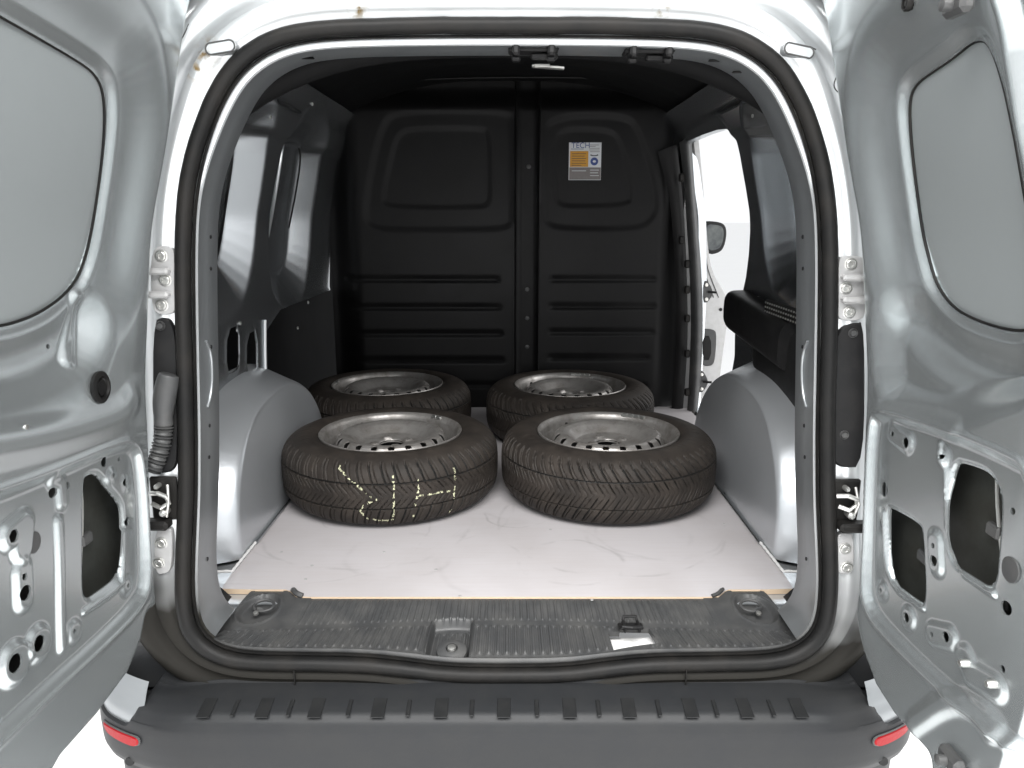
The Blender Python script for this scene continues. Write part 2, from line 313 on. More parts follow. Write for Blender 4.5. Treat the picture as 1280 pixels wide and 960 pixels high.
def panel(name, us, vs, to3, feat, m, parent=None, lip=.004, rim=0., matfn=None, flip=False, wrap=False, label=None, outer_only=False):
    """pressed sheet: grid over (u,v); feat(U,V)->(H,S) height and signed distance (S<0 = cut away).
    Cut edges are snapped onto S=0 and folded back by `lip`."""
    U, V = np.meshgrid(us, vs, indexing='ij'); du, dv = us[1]-us[0], vs[1]-vs[0]
    S = None
    for it in range(2):
        _, S = feat(U, V)
        if S is None: break
        e = 1e-4; _, Su = feat(U+e, V); _, Sv = feat(U, V+e); gx, gy = (Su-S)/e, (Sv-S)/e
        g2 = np.maximum(gx*gx+gy*gy, .02); near = np.abs(S) < .70*np.maximum(np.abs(gx)*du, np.abs(gy)*dv) if it == 0 else nearm
        nearm = near
        U = np.where(near, U-S*gx/g2, U); V = np.where(near, V-S*gy/g2, V)
    H, S = feat(U, V)
    P = to3(U, V, H); n, k = U.shape; idx = np.arange(n*k).reshape(n, k)
    a, b, c, d = idx[:-1, :-1], idx[1:, :-1], idx[1:, 1:], idx[:-1, 1:]
    if S is not None:
        Sz = np.where(nearm, 0, S); cs = Sz[:-1, :-1]+Sz[1:, :-1]+Sz[1:, 1:]+Sz[:-1, 1:]; keep = cs > 1e-9
    else: keep = np.ones(a.shape, bool)
    Q = np.stack([a[keep], b[keep], c[keep], d[keep]], 1)
    if flip: Q = Q[:, ::-1]
    Vl = P.reshape(-1, 3); faces = Q
    mi = None
    if matfn is not None:
        uc = (U[:-1, :-1]+U[1:, 1:])/2; vc = (V[:-1, :-1]+V[1:, 1:])/2; mi = matfn(uc, vc)[keep]
    if lip or rim:
        E = np.concatenate([Q[:, [0, 1]], Q[:, [1, 2]], Q[:, [2, 3]], Q[:, [3, 0]]]); key = np.sort(E, 1); code = key[:, 0].astype(np.int64)*(n*k)+key[:, 1]
        uq, inv, cnt = np.unique(code, return_inverse=True, return_counts=True); B = E[cnt[inv] == 1]
        P2 = to3(U, V, H-lip).reshape(-1, 3)
        if rim:
            P3 = to3(U, V, np.zeros_like(H)-rim).reshape(-1, 3); Hm = feat.outer(U, V).reshape(-1)
            P2 = np.where((np.abs(Hm) < 1e-3)[:, None], P3, P2)
        bd = np.unique(B); mp = {int(x): i+len(Vl) for i, x in enumerate(bd)}
        Vl = np.vstack([Vl, P2[bd]]); ex = np.array([[e[1], e[0], mp[int(e[0])], mp[int(e[1])]] for e in B])
        faces = np.vstack([faces, ex])
        if mi is not None: mi = np.concatenate([mi, np.zeros(len(ex), int)])
    used = np.unique(faces); rm = -np.ones(len(Vl), int); rm[used] = np.arange(len(used)); Vl = Vl[used]; faces = rm[faces]
    me = bpy.data.meshes.new(name); me.vertices.add(len(Vl)); me.vertices.foreach_set('co', Vl.astype(np.float32).ravel())
    me.loops.add(len(faces)*4); me.loops.foreach_set('vertex_index', faces.astype(np.int32).ravel())
    me.polygons.add(len(faces)); me.polygons.foreach_set('loop_start', np.arange(0, len(faces)*4, 4, dtype=np.int32))
    me.update(calc_edges=True); me.validate()
    o = link(name, me, parent, m, True, label)
    if mi is not None and len(me.polygons) == len(mi): me.polygons.foreach_set('material_index', mi.astype(np.int32))
    sharp(o, 50); return o

# ------------------------------------------------------------------ the place
def setting(o): o['kind'] = 'structure'; return o
g = MB(); g.add([(-150, -150, -.60), (150, -150, -.60), (150, 150, -.60), (-150, 150, -.60)], [(0, 1, 2, 3)]); setting(g.build('floor', 'booth_white', smooth=False))

# ------------------------------------------------------------------ the van
van = thing('cargo_van', 'silver panel van seen through its wide open rear doors, empty cargo bay with pale floor', 'van')

# opening contour -----------------------------------------------------
half = [(633.5, 833), (560, 832), (510, 825), (455, 819), (380, 818), (320, 817), (285, 812), (262, 800), (249, 784), (243, 762), (241, 730), (242, 690), (245, 620), (245, 560), (243.5, 467), (242, 384),
        (241.5, 320), (243, 265), (250, 215), (263, 168), (278, 130), (297, 98), (320, 76), (347, 61), (380, 52), (430, 47.5), (520, 45.5), (633.5, 45)]
gO = lambda p: p[1]-YO(p[2])
pts = [hit(x, y, gO) for x, y in half]
Xc = .0
L3 = np.array([[p[0]-Xc-(hit(633.5, 480, gO)[0]), p[2]] for p in pts])
L3[0, 0] = 0; L3[-1, 0] = 0
Hc = np.vstack([L3, L3[::-1][1:-1]*[-1, 1]])            # closed contour, starts bottom centre, up the left side, over, down the right
Hc = chaikin(Hc, 3)
seg = np.linalg.norm(np.roll(Hc, -1, 0)-Hc, axis=1); cum = np.concatenate([[0], np.cumsum(seg)]); NT = 320
tt = np.linspace(0, cum[-1], NT, endpoint=False); Hx = np.concatenate([Hc, Hc[:1]])
C0 = np.stack([np.interp(tt, cum, Hx[:, 0]), np.interp(tt, cum, Hx[:, 1])], 1)
tg = np.roll(C0, -1, 0)-np.roll(C0, 1, 0); tg /= np.linalg.norm(tg, axis=1, keepdims=True)
NO = np.stack([-tg[:, 1], tg[:, 0]], 1); cen = np.array([0, .5])
if ((C0-cen)*NO).sum() < 0: NO = -NO
for _ in range(6): NO = (np.roll(NO, 1, 0)+NO*2+np.roll(NO, -1, 0)); NO /= np.linalg.norm(NO, axis=1, keepdims=True)
def sweep(name, prof, m, parent, idx=None, closed_prof=False, label=None, wob=None):
    ii = np.arange(NT) if idx is None else np.array(idx); V = []; n = len(prof)
    for i in ii:
        for j, (o, dy) in enumerate(prof):
            oo = o if wob is None else o+wob(i, j)
            x, z = C0[i]+NO[i]*oo; V.append((x, YO(C0[i][1]+NO[i][1]*oo*.5)+dy, z))
    Fc = []; M = len(ii); cl = idx is None
    for a in range(M if cl else M-1):
        b = (a+1) % M
        for j in range(n if closed_prof else n-1):
            k = (j+1) % n; Fc.append((a*n+j, b*n+j, b*n+k, a*n+k))
    o = mesh(name, V, Fc, parent, m, True, None, label); sharp(o, 40)
    return o
fr = [(.004, .008), (.030, .006), (.046, .002), (.050, -.002), (.072, -.003), (.076, .004), (.080, .022), (.096, .028), (.116, .026), (.124, .012), (.150, .022), (.175, .055), (.19, .10), (.205, .30)]
# lower stretch differs from the sides: keep the sill shallow
def frame_prof():
    V = []; n = len(fr)
    for i in range(NT):
        low = ss(.10, -.02, C0[i][1]); up = ss(.95, 1.05, C0[i][1])
        for (o, dy) in fr:
            oo = o*(1-low*.45) if o > .03 else o
            yy = dy*(1-low)+low*(dy*.2-.02*ss(.03, .08, o))
            x, z = C0[i]+NO[i]*oo
            yy += up*.02*(ss(.045, .06, o)-ss(.09, .11, o))*-.4
            V.append((x, YO(C0[i][1])+yy, z))
    Fc = []
    for a in range(NT):
        b = (a+1) % NT
        for j in range(n-1): Fc.append((a*n+j, b*n+j, b*n+j+1, a*n+j+1))
    o = mesh('rear_frame', V, Fc, van, 'silver_frame_paint'); return o
rear_frame = frame_prof()
circ = [(.0165+.0145*math.cos(a), -.005+.016*math.sin(a)) for a in np.linspace(0, 2*math.pi, 14, endpoint=False)]
rng = np.random.RandomState(2); wv = np.convolve(rng.randn(NT), np.ones(9)/9, 'same')*.0012
seal = sweep('door_seal', circ, 'rubber', van, closed_prof=True, wob=lambda i, j: wv[i])
sweep('seal_lip', [(.003, .004), (.001, -.003), (-.002, -.004), (-.0035, .0), (-.002, .006)], 'rubber', van, closed_prof=False, label='thin rubber lip along the inside of the seal')
# silver return flange and D-pillar reveal (not across the sill)
up_idx = [i for i in range(NT) if C0[i][1] > .0]
start = next(i for i in range(NT) if C0[i][1] > .008 and C0[i-1][1] <= .008)
order = [(start+k) % NT for k in range(NT) if C0[(start+k) % NT][1] > .008]
nar = lambda i: .0090*(1-ss(.80, 1.0, C0[i][1]))
sweep('opening_flange', [(.002, .004), (-.004, .003), (-.0125, .004), (-.0145, .008)], 'silver_frame_paint', van, idx=order, wob=lambda i, j: nar(i)*(j > 1))
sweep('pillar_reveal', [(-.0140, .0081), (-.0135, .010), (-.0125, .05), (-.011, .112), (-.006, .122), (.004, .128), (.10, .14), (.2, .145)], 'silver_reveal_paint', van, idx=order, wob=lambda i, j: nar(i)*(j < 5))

def PI_(px, py, off=.0): # point on the reveal side wall (approx constant X)
    return hit(px, py, lambda p: p[1]-(YO(p[2])+off))
# raised beads, screws on the pillar reveal
def pil_pt(s, z, dy, h=0):
    side = [k for k in range(NT) if np.sign(C0[k][0]) == s and 0 < C0[k][1]]
    k = min(side, key=lambda q: abs(C0[q][1]-z)); o = -.0040-h; x, zz = C0[k]+NO[k]*o
    return np.array([x, YO(z)+dy, z])
for s in (-1, 1):
    b = MB(); P = [pil_pt(s, z, dy, 0) for z, dy in ((.565, .045), (.545, .064), (.52, .072), (.485, .072), (.455, .062), (.438, .046))]
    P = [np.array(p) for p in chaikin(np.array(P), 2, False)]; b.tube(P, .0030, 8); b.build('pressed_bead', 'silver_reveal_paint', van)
    for z, dy in ((.40, .055), (.34, .052), (.55, .07), (.14, .06), (.76, .07), (.70, .072)):
        b = MB(); p = pil_pt(s, z, dy, .0); b.lathe([(.0038, 0), (.0036, .0015), (.0015, .002)], p, (-s, 0, 0), 10); b.build('screw', 'black_plastic', van)
# elongated plugs in the top corners of the frame
for (x0, y0), (x1, y1) in (((263, 61), (287, 57)), ((987, 60), (1011, 66))):
    gF = lambda p: p[1]-(YO(p[2])-.020)
    A, B = hit(x0, y0, gF), hit(x1, y1, gF)
    def to3(u, v, h, A=A): return np.array([u, YO(v)-.018-h, v])
    pl = []
    for k in range(24):
        a = 2*math.pi*k/24; c = B if math.cos(a) > 0 else A
        pl.append((c[0]+.0105*math.cos(a), c[2]+.0105*math.sin(a)))
    m_ = MB(); m_.plate(np.array(pl), to3, -.022, .002); oo = m_.build('drain_plug', 'silver_frame_paint', van)
    q = np.array(pl); c = q.mean(0); ring = [tuple(to3(*(c+(p-c)*.93), .002)) for p in q]
    m_ = MB(); m_.tube(ring, .0016, 6, closed=True); m_.build('plug_groove', 'trim_plastic', oo)

for P in ([(236, 30), (228, 48), (214, 66), (222, 84), (216, 102), (204, 110)], [(958, 55), (985, 56), (1012, 58), (1020, 62)], [(1046, 95), (1041, 108), (1050, 118), (1060, 119)]):
    q = chaikin(np.array([hit(x, y, lambda p: p[1]-(YO(p[2])+.004)) for x, y in P]), 2, False); b = MB(); b.tube(q, .0011, 6); b.build('frame_seam', 'trim_plastic', van)
q = chaikin(np.array([hit(x, y, lambda p: p[1]-(YO(p[2])-.006)) for x, y in ((455, 27), (560, 25.5), (640, 25), (740, 26), (850, 29))]), 1, False); b = MB(); b.tube(q, .0013, 6); b.build('roof_seam', 'trim_plastic', van)
# ------------------------------------------------------------------ side walls, outer skins, roof
gW = lambda s: (lambda p: s*p[0]-XW(p[2]))
def wq(s, px, py): p = hit(px, py, gW(s)); return (p[1], p[2])
def wpoly(s, P, n=2): return chaikin([wq(s, *p) for p in P], n)
us = np.arange(.10, 1.92, .0062); vs = np.arange(-.02, 1.195, .0062)
def wall_to3(s):
    return lambda U, V, H: np.stack([s*(XW(V)-H), U, V], -1)
recA = chaikin([(-.3, .60), (.78, .64), (.85, .72), (.885, .86), (.89, 1.03), (.80, 1.06), (-.3, 1.06)], 2)
recB = chaikin([(1.20, .66), (1.26, .60), (1.44, .59), (1.50, .68), (1.525, .85), (1.53, 1.03), (1.46, 1.06), (1.28, 1.05), (1.23, .9)], 2)
slots = [wpoly(-1, [(255, 425), (271, 418), (271, 470), (264, 484), (255, 484)], 1), wpoly(-1, [(283, 412), (298, 406), (299, 456), (293, 465), (282, 467)], 1),
         wpoly(-1, [(308, 418), (320, 412), (321, 478), (316, 482), (307, 464)], 1), wpoly(-1, [(332, 394), (392, 370), (440, 352), (445, 540), (360, 540), (338, 505), (333, 470)], 1)]
def ramp(d, a, b):
    return sum(np.clip((d-a+o)/(b-a), 0, 1) for o in (-.007, -.0035, 0, .0035, .007))/5
def featL(U, V):
    H = np.zeros(U.shape)
    a = sd_poly(U, V, recA); b = sd_poly(U, V, recB)
    H -= .056*(1-ramp(a, .0, .125)); H -= .062*(1-ramp(b, .0, .105))
    H += .004*(1-ss(.001, .012, np.abs(b+.016)))
    S = np.full(U.shape, 1.)
    for q in slots:
        d = sd_poly(U, V, q); S = np.minimum(S, d); H += .003*(1-ss(.002, .014, d))
    # horizontal swage under the windows and above (roof rail)
    H += .012*ss(1.02, 1.045, V)*(1-ss(1.10, 1.13, V))
    return H, S
side_l = panel('side_panel', us, vs, wall_to3(-1), featL, 'silver_bay_paint', van, flip=False, label='left inner side panel with two pressed window recesses')
recA_r = chaikin([(-.3, .60), (.80, .64), (.87, .72), (.905, .86), (.91, 1.03), (.82, 1.06), (-.3, 1.06)], 2)
sd_hole = wpoly(1, [(840, 186), (868, 171), (903, 159), (912, 168), (920, 200), (929, 250), (932, 300), (926, 350), (914, 385), (913, 460), (893, 515), (870, 580), (790, 600), (800, 300)], 1)
sd_hole[:, 0] = np.where(sd_hole[:, 0] > 1.78, 1.83, sd_hole[:, 0])
sd_hole[:, 1] = np.maximum(sd_hole[:, 1], -.0)
def featR(U, V):
    H = np.zeros(U.shape); a = sd_poly(U, V, recA_r)
    H -= .060*(1-ramp(a, .0, .100))
    H -= .019*(1-ss(.0, .10, a)); S = sd_poly(U, V, sd_hole); H -= .02*(1-ss(0, .05, S)); H += .012*ss(1.02, 1.045, V)*(1-ss(1.10, 1.13, V))
    return H, S
side_r = panel('side_panel', us, vs, wall_to3(1), featR, 'silver_bay_paint', van, flip=True, lip=.03, label='right inner side panel ending at the open sliding door')
def wall_line(name, s, P, off, r, m, parent, flat=1.):
    q = [hit(x, y, lambda p: s*p[0]-XW(p[2])-off) for x, y in P]; b = MB(); b.tube(chaikin(np.array(q), 2, False), r, 8, flat=flat); return b.build(name, m, parent)
wall_line('window_edge', -1, [(291, 172), (291, 200), (284, 245), (276, 300), (270, 325)], .054, .0030, 'rubber', side_l)
wall_line('window_edge', -1, [(374, 184), (376, 200), (370, 240), (361, 285)], .040, .0030, 'rubber', side_l)
wall_line('window_edge', -1, [(346, 182), (342, 215), (334, 260), (326, 300)], .045, .0030, 'rubber', side_l)
wall_line('pressed_bead', -1, [(353, 180), (350, 205), (341, 260), (331, 312)], .050, .0060, 'silver_frame_paint', side_l)
wall_line('pressed_bead', -1, [(331, 400), (331, 440), (332, 480), (331, 488)], -.002, .0055, 'silver_frame_paint', side_l)
wall_line('window_edge', 1, [(977, 176), (973, 185), (973, 215), (978, 262), (986, 308), (999, 342)], .068, .0036, 'rubber', side_r)
for x, y in ((283, 150), (390, 130), (338, 146), (372, 410), (385, 378), (300, 404)): 
    c = hit(x, y, lambda p: -p[0]-XW(p[2])); b = MB(); b.lathe([(.006, -.001), (.0055, .003), (.002, .004)], c, (1, 0, 0), 10); b.build('screw', 'zinc_metal', side_l)
for x, y in ((941, 145), (960, 130), (948, 372)):
    c = hit(x, y, lambda p: p[0]-XW(p[2])); b = MB(); b.lathe([(.005, -.001), (.0045, .003), (.002, .004)], c, (-1, 0, 0), 10); b.build('screw', 'zinc_metal', side_r)
# outer body sides
XO = curve([-.5, -.2, .3, .8, 1.1, 1.3], [.85, .89, .90, .86, .80, .66], .08)
ou = np.arange(.32, 3.3, .04); ov = np.arange(-.32, 1.34, .03)
def outL(U, V): return np.zeros(U.shape), None
panel('outer_side', ou, ov, lambda U, V, H: np.stack([-(XO(V)), U, V], -1), outL, 'cavity_shade_black', van, lip=0)  # left skin coloured near-black so the hollow behind the panel looks unlit
dh = np.array([(1.02, -.12), (1.02, 1.08), (1.10, 1.13), (2.28, 1.13), (2.3, 1.1), (2.3, -.12)])
def outR(U, V):
    fw = np.array([(2.0, .52), (2.0, 1.04), (2.5, 1.04), (2.95, .52)])
    return np.zeros(U.shape), np.minimum(sd_poly(U, V, dh), sd_poly(U, V, fw))
panel('outer_side', ou, ov, lambda U, V, H: np.stack([(XO(V)), U, V], -1), outR, 'silver_frame_paint', van, lip=.01, label='right outer side with the sliding door aperture')
# roof: inner skin and outer skin
def roofz(y): return lerp(y, [0, .3, 1.0, 1.85, 2.4], [1.20, 1.225, 1.29, 1.33, 1.33])
ru = np.arange(.20, 1.95, .03); rv = np.linspace(-.63, .63, 45)
def roof3(U, V, H): return np.stack([V, U, 1.19+(roofz(U)-1.19)*(1-np.abs(V/.63)**3)-H*(1-np.abs(V/.63)**3)], -1)
def featRoof(U, V): return .012*np.exp(-((np.mod(U, .42)-.21)/.03)**2), None
panel('roof_panel', ru, rv, roof3, featRoof, 'dark_roof_paint', van, lip=0)
panel('outer_roof', np.arange(.12, 3.3, .05), np.linspace(-.76, .76, 40), lambda U, V, H: np.stack([V, U, 1.34+.03*np.clip(U, 0, 1)-.26*np.abs(V/.76)**4-.0*H-.10*np.clip(.4-U, 0, 1)], -1), outL, 'silver_frame_paint', van, lip=0)
# roof bow and header
b = MB(); xs = np.linspace(-.60, .60, 25)
P = [(x, .30+.02*math.cos(x*2), 1.135-.16*abs(x/.60)**3) for x in xs]; b.tube(P, .028, 12, flat=1.); b.build('roof_bow', 'dark_roof_paint', van)
hd = [(x, z) for x, z in C0 if z > .95 and abs(x) < .5]
b = MB(); P = [hit(x, y, lambda p: p[1]-1.80) for x, y in ((405, 118), (430, 106), (500, 100), (640, 96), (780, 98), (830, 102), (850, 112))]
b.tube(chaikin(np.array(P), 2, False), .0035, 6); b.build('bulkhead_top_seam', 'bulkhead_paint', van)

# slots in the header reveal + two black clip brackets
def head_pt(px, dy, lift=0.0):
    # underside of the header reveal above pixel column px
    k = min([q for q in range(NT) if C0[q][1] > .9], key=lambda q: abs((C0[q][0]-CAM[0])*F/1.47+640-px))
    x, z = C0[k]+NO[k]*(-.013-lift); return np.array([x, YO(z)+dy, z]), NO[k]
for px in (664, 800):
    root = MB(); p, nn = head_pt(px, .05)
    root.box((p[0], p[1], p[2]-.002), (.092, .045, .008), bev=.003)
    root.box((p[0]+.02, p[1]-.002, p[2]-.012), (.050, .018, .010), bev=.003)
    br = root.build('header_clip', 'black_plastic', van)
    for dx in (-.032, .032):
        c = MB(); c.box((p[0]+dx, p[1]-.02, p[2]-.005), (.014, .048, .022), bev=.004); c.box((p[0]+dx, p[1]-.02, p[2]-.020), (.016, .02, .008), bev=.003); c.build('clip_arm', 'black_plastic', br)
for px in (390, 395, 884, 915): 
    p, nn = head_pt(px, .06); b = MB(); b.box(p, (.028, .008, .003), bev=.001); b.build('header_slot', 'rubber', van)
p = hit(685, 84, lambda q: q[1]-.25)
b = MB(); b.box(p, (.062, .02, .004), rot=Matrix.Rotation(R(4), 3, 'Y'), bev=.001); b.box(p+np.array([-.012, -.012, .0]), (.03, .012, .006), bev=.001); b.build('door_catch', 'zinc_metal', van)

# ------------------------------------------------------------------ wheel arches
def arch(s):
    rs = np.concatenate([np.linspace(0.02, .80, 10), np.linspace(.83, 1.0, 30)]); ph = np.linspace(0, math.pi, 84)
    V = []; cy, hw, hh = .805, .50, (.372 if s < 0 else .398)
    for r in rs:
        k = max(0, (r-.83)/.17); rr = r
        xin = .632+.155*(k*k/(2*.28) if k < .28 else k-.14)/.86
        for p in ph:
            y = cy-hw*rr*math.copysign(abs(math.cos(p))**.86, math.cos(p)); z = hh*rr*abs(math.sin(p))**.86
            x = xin + .035*(z/hh)**1.5*(1-k) + .004*math.sin(y*19+z*7)*(1-k)*.3
            V.append((s*x, y, z))
    n = len(ph); Fc = []
    for i in range(len(rs)-1):
        for j in range(n-1): Fc.append((i*n+j, i*n+j+1, (i+1)*n+j+1, (i+1)*n+j))
    if s > 0: Fc = [f[::-1] for f in Fc]
    o = mesh('wheel_arch', V, Fc, van, 'silver_arch_paint', label='%s wheel arch housing' % ('left' if s < 0 else 'right'))
    # welded foot flange with wrinkled sealant at the near corner
    b = MB(); P = []
    for t in np.linspace(0, 1, 26):
        if t < .35: q = t/.35; P.append((s*(.72-.09*q), .292+.0*q+.012*math.sin(q*1.5), .006))
        else: q = (t-.35)/.65; P.append((s*(.630-.002*q), .30+.16*q, .006))
    P = chaikin(np.array(P), 1, False)
    b.tube(P, [.0034+.0006*math.sin(i*1.3) for i in range(len(P))], 7); b.build('arch_sealant', 'white_sealant', o)
    b = MB(); P = [(s*(.627), y, .004) for y in np.linspace(.46, 1.3, 8)]; b.tube(P, .004, 6); b.build('foot_flange', 'silver_bay_paint', o)
    return o
arch(-1); arch(1)
# ------------------------------------------------------------------ cargo floor
b = MB(); ol = []
rhs = [(0, .195), (.42, .195), (.455, .198), (.475, .222), (.485, .228), (.555, .228), (.628, .232), (.632, .30), (.632, 1.32), (.76, 1.34), (.76, 1.86), (0, 1.86)]
ring = rhs + [(-x, y) for x, y in rhs[::-1] if x > 0]
n = len(ring); b.add([(x, y, 0.0) for x, y in ring]+[(x, y, -.012) for x, y in ring], [tuple(range(n))], 0)
b.F += [(i, (i+1) % n, n+(i+1) % n, n+i) for i in range(n)]; b.M += [1]*n
b.F += [tuple(n+i for i in range(n))[::-1]]; b.M += [0]
b.build('floor_board', ['cargo_floor_vinyl', 'plywood_edge'], van, smooth=False)
b = MB(); b.box((0, 1.03, -.0150), (1.60, 1.68, .004)); b.build('floor_pan', 'silver_arch_paint', van, smooth=False)
for s in (-1, 1):
    b = MB(); b.box((s*.602, .115, -.022), (.085, .16, .006)); b.build('corner_pan', 'silver_reveal_paint', van, smooth=False)
# pale wooden front edge seen as a thin line
b = MB()
for (x0, x1, y) in ((-.42, .42, .1935), (.49, .552, .2265), (-.552, -.49, .2265)): b.box(((x0+x1)/2, y-.001, -.003), (x1-x0, .003, .0075))
b.build('board_edging', 'plywood_edge', van, smooth=False)
rr = random.Random(5)
for (px, py) in ((352, 690), (390, 707), (382, 724), (545, 712), (575, 745), (905, 655), (688, 662), (480, 690), (740, 750)):
    q = hit(px, py, lambda p: p[2]); b = MB(); b.lathe([(.0036, 0.0002), (.0032, .0010), (.0014, .0006)], (q[0], q[1], 0), n=10); b.build('floor_screw', 'hinge_paint', van)

# ------------------------------------------------------------------ sill trim (ribbed scuff plate)
SC0 = C0.copy()
sxl = np.linspace(-.56, .56, 1100)
low = sorted([(C0[i][0], C0[i][1]) for i in range(NT) if C0[i][1] < .09], key=lambda q: q[0])
lx = np.array([q[0] for q in low]); lz = np.array([q[1] for q in low])
def front_z(x): return np.interp(x, lx, lz)
vt = np.linspace(0, 1, 74)
def sill3(U, V, H):
    x = U*(1+.078*V**.8); ax = np.abs(U); wing = ss(.44, .475, ax)*.033
    yb = .194+wing; ybk = np.where(ax > .55, yb-.25*(ax-.55), yb)
    zf = np.minimum(np.interp(x, lx, lz)+.004, .035); z1 = np.minimum(zf+.004, -.012)
    rise = np.maximum(zf+.03, 0)
    t = V
    # back edge (t=0) at board, break line at t=.42, front edge (t=1) at the seal
    brk = .105+.012*np.cos(x*5.5); yf = .006
    y = np.where(t < .40, ybk+(brk-ybk)*(t/.40), brk+(yf-brk)*((t-.40)/.60))
    zb = -.002; zm = -.016
    z = np.where(t < .40, zb+(zm-zb)*ss(0, .40, t), zm+(np.minimum(zf, zm+.3)-zm)*((t-.40)/.60)**1.15)
    z = np.where((t >= .40) & (zf > zm), zm+(zf-zm)*((t-.40)/.60)**2.2, z)
    n_y = np.where(t < .4, -.2, -.12)
    return np.stack([x, y+H*n_y, z+H], -1)
def ribs(x, pitch, w): 
    q = np.abs(np.mod(x+pitch/2, pitch)-pitch/2); return 1-ss(w*.35, w, q)
PCX = (564-640)/F*1.47+.01; PLX = (786-640)/F*1.47+.01
hole_l = [(.757, .812), (0, 0)]
def sillfeat(U, V):
    x = U; ax = np.abs(x); t = V
    H = .0036*ribs(U, .0165, .0036)*ss(.44, .47, t)*(1-ss(.86, .90, t))*(ax < .545)
    H -= .0026*ribs(U+.0082, .0165, .0030)*ss(.44, .47, t)*(1-ss(.86, .90, t))*(ax < .545)
    H += .0030*ribs(x, .0142, .0034)*ss(.03, .06, t)*(1-ss(.33, .36, t))*(1-ss(.40, .43, ax))
    H += .003*(1-ss(.0, .03, np.abs(t-.96)))
    # D-shaped striker pocket left of centre
    px_, pt = (x-PCX)/.040, (t-.66)/.30
    d = np.maximum(np.abs(px_)**3+np.abs(np.minimum(pt, 0))**2*1.0, np.abs(px_)**3)**.5
    ins = ss(1.0, .86, np.maximum(np.abs(px_)**1.0, 0)+0*t)*ss(.30, .40, t-.035*(np.abs(px_)**2))*(1-ss(.90, .93, t))
    H -= .020*ins; H += .004*ss(.8, 1.0, 1-np.abs(np.abs(px_)-1.04)*8)*ss(.33, .4, t)*(1-ss(.9, .93, t))
    # tie-down wells in the corner wings
    for s in (-1, 1):
        e = np.hypot((x-s*.512)/.040, (t-.20)/.15); H -= .010*ss(1.0, .8, e); H += .0025*(1-ss(.04, .12, np.abs(e-1.05)))
    S = np.full(U.shape, 1.)
    hl = np.array([(PLX-.043, .55), (PLX-.020, .55), (PLX-.018, .46), (PLX+.040, .46), (PLX+.043, .80), (PLX-.043, .90)])
    sc = .16; S = sd_poly(U, V*sc, hl*[1, sc])
    H *= ss(.002, .010, S)
    return H, S
sill = panel('sill_trim', sxl, vt, sill3, sillfeat, 'trim_plastic', van, lip=.012, flip=True)
# white body metal seen through the latch opening, latch striker, pocket loop
b = MB(); b.box((PLX, .055, -.042), (.12, .09, .004)); b.build('sill_metal', 'white_sealant', sill, smooth=False)
b = MB(); c = np.array([PLX+.012, .085, -.006])
b.box(c, (.050, .022, .008), bev=.003); b.build('striker_base', 'black_plastic', sill)
b = MB(); b.tube([c+np.array(v) for v in ((-.020, -.004, .0), (-.018, -.022, .012), (.0, -.028, .014), (.018, -.022, .012), (.020, -.004, .0))], .0038, 8)
b.tube([c+np.array(v) for v in ((-.016, .004, .0), (-.012, .012, .016), (.012, .012, .016), (.016, .004, .0))], .0035, 8)
b.box(c+np.array([-.014, -.01, .006]), (.006, .03, .014), bev=.002); b.box(c+np.array([.014, -.01, .006]), (.006, .03, .014), bev=.002)
b.build('latch_striker', 'black_plastic', sill)
b = MB(); c = (PCX, .040, -.034); b.lathe([(.030, -.004), (.029, .004), (.018, .010), (.012, .010), (.010, .004)], c, (0, -.25, 1), 24); b.build('striker_socket', 'trim_plastic', sill)
b = MB(); b.lathe([(.009, 0), (.008, .008), (.004, .009)], (PCX, .036, -.028), (0, -.25, 1), 12); b.build('socket_bolt', 'zinc_metal', sill)
for s in (-1, 1):
    b = MB(); b.tube([(s*.512+.021*math.cos(a)*(1), .160+.016*math.sin(a), -.001+.004*math.sin(a)) for a in np.linspace(0, 2*math.pi, 24, endpoint=False)], .0033, 8, closed=True)
    b.tube([(s*.520-.006, .150, -.006), (s*.520, .146, .0), (s*.520+.008, .150, -.004)], .004, 8)
    ro = b.build('tie_down_ring', 'trim_plastic', sill)
    b = MB(); b.lathe([(.006, 0), (.0055, .004), (.003, .0045)], (s*.522, .138, -.008), (0, -.3, 1), 10); b.build('ring_bolt', 'zinc_metal', sill)
    b = MB(); P = np.array([(s*.470, .226, .001), (s*.465, .215, .006), (s*.455, .20, .006), (s*.440, .196, .002)]); b.tube(chaikin(P, 2, False), .006, 8, flat=.7); b.build('wing_rib', 'trim_plastic', sill)

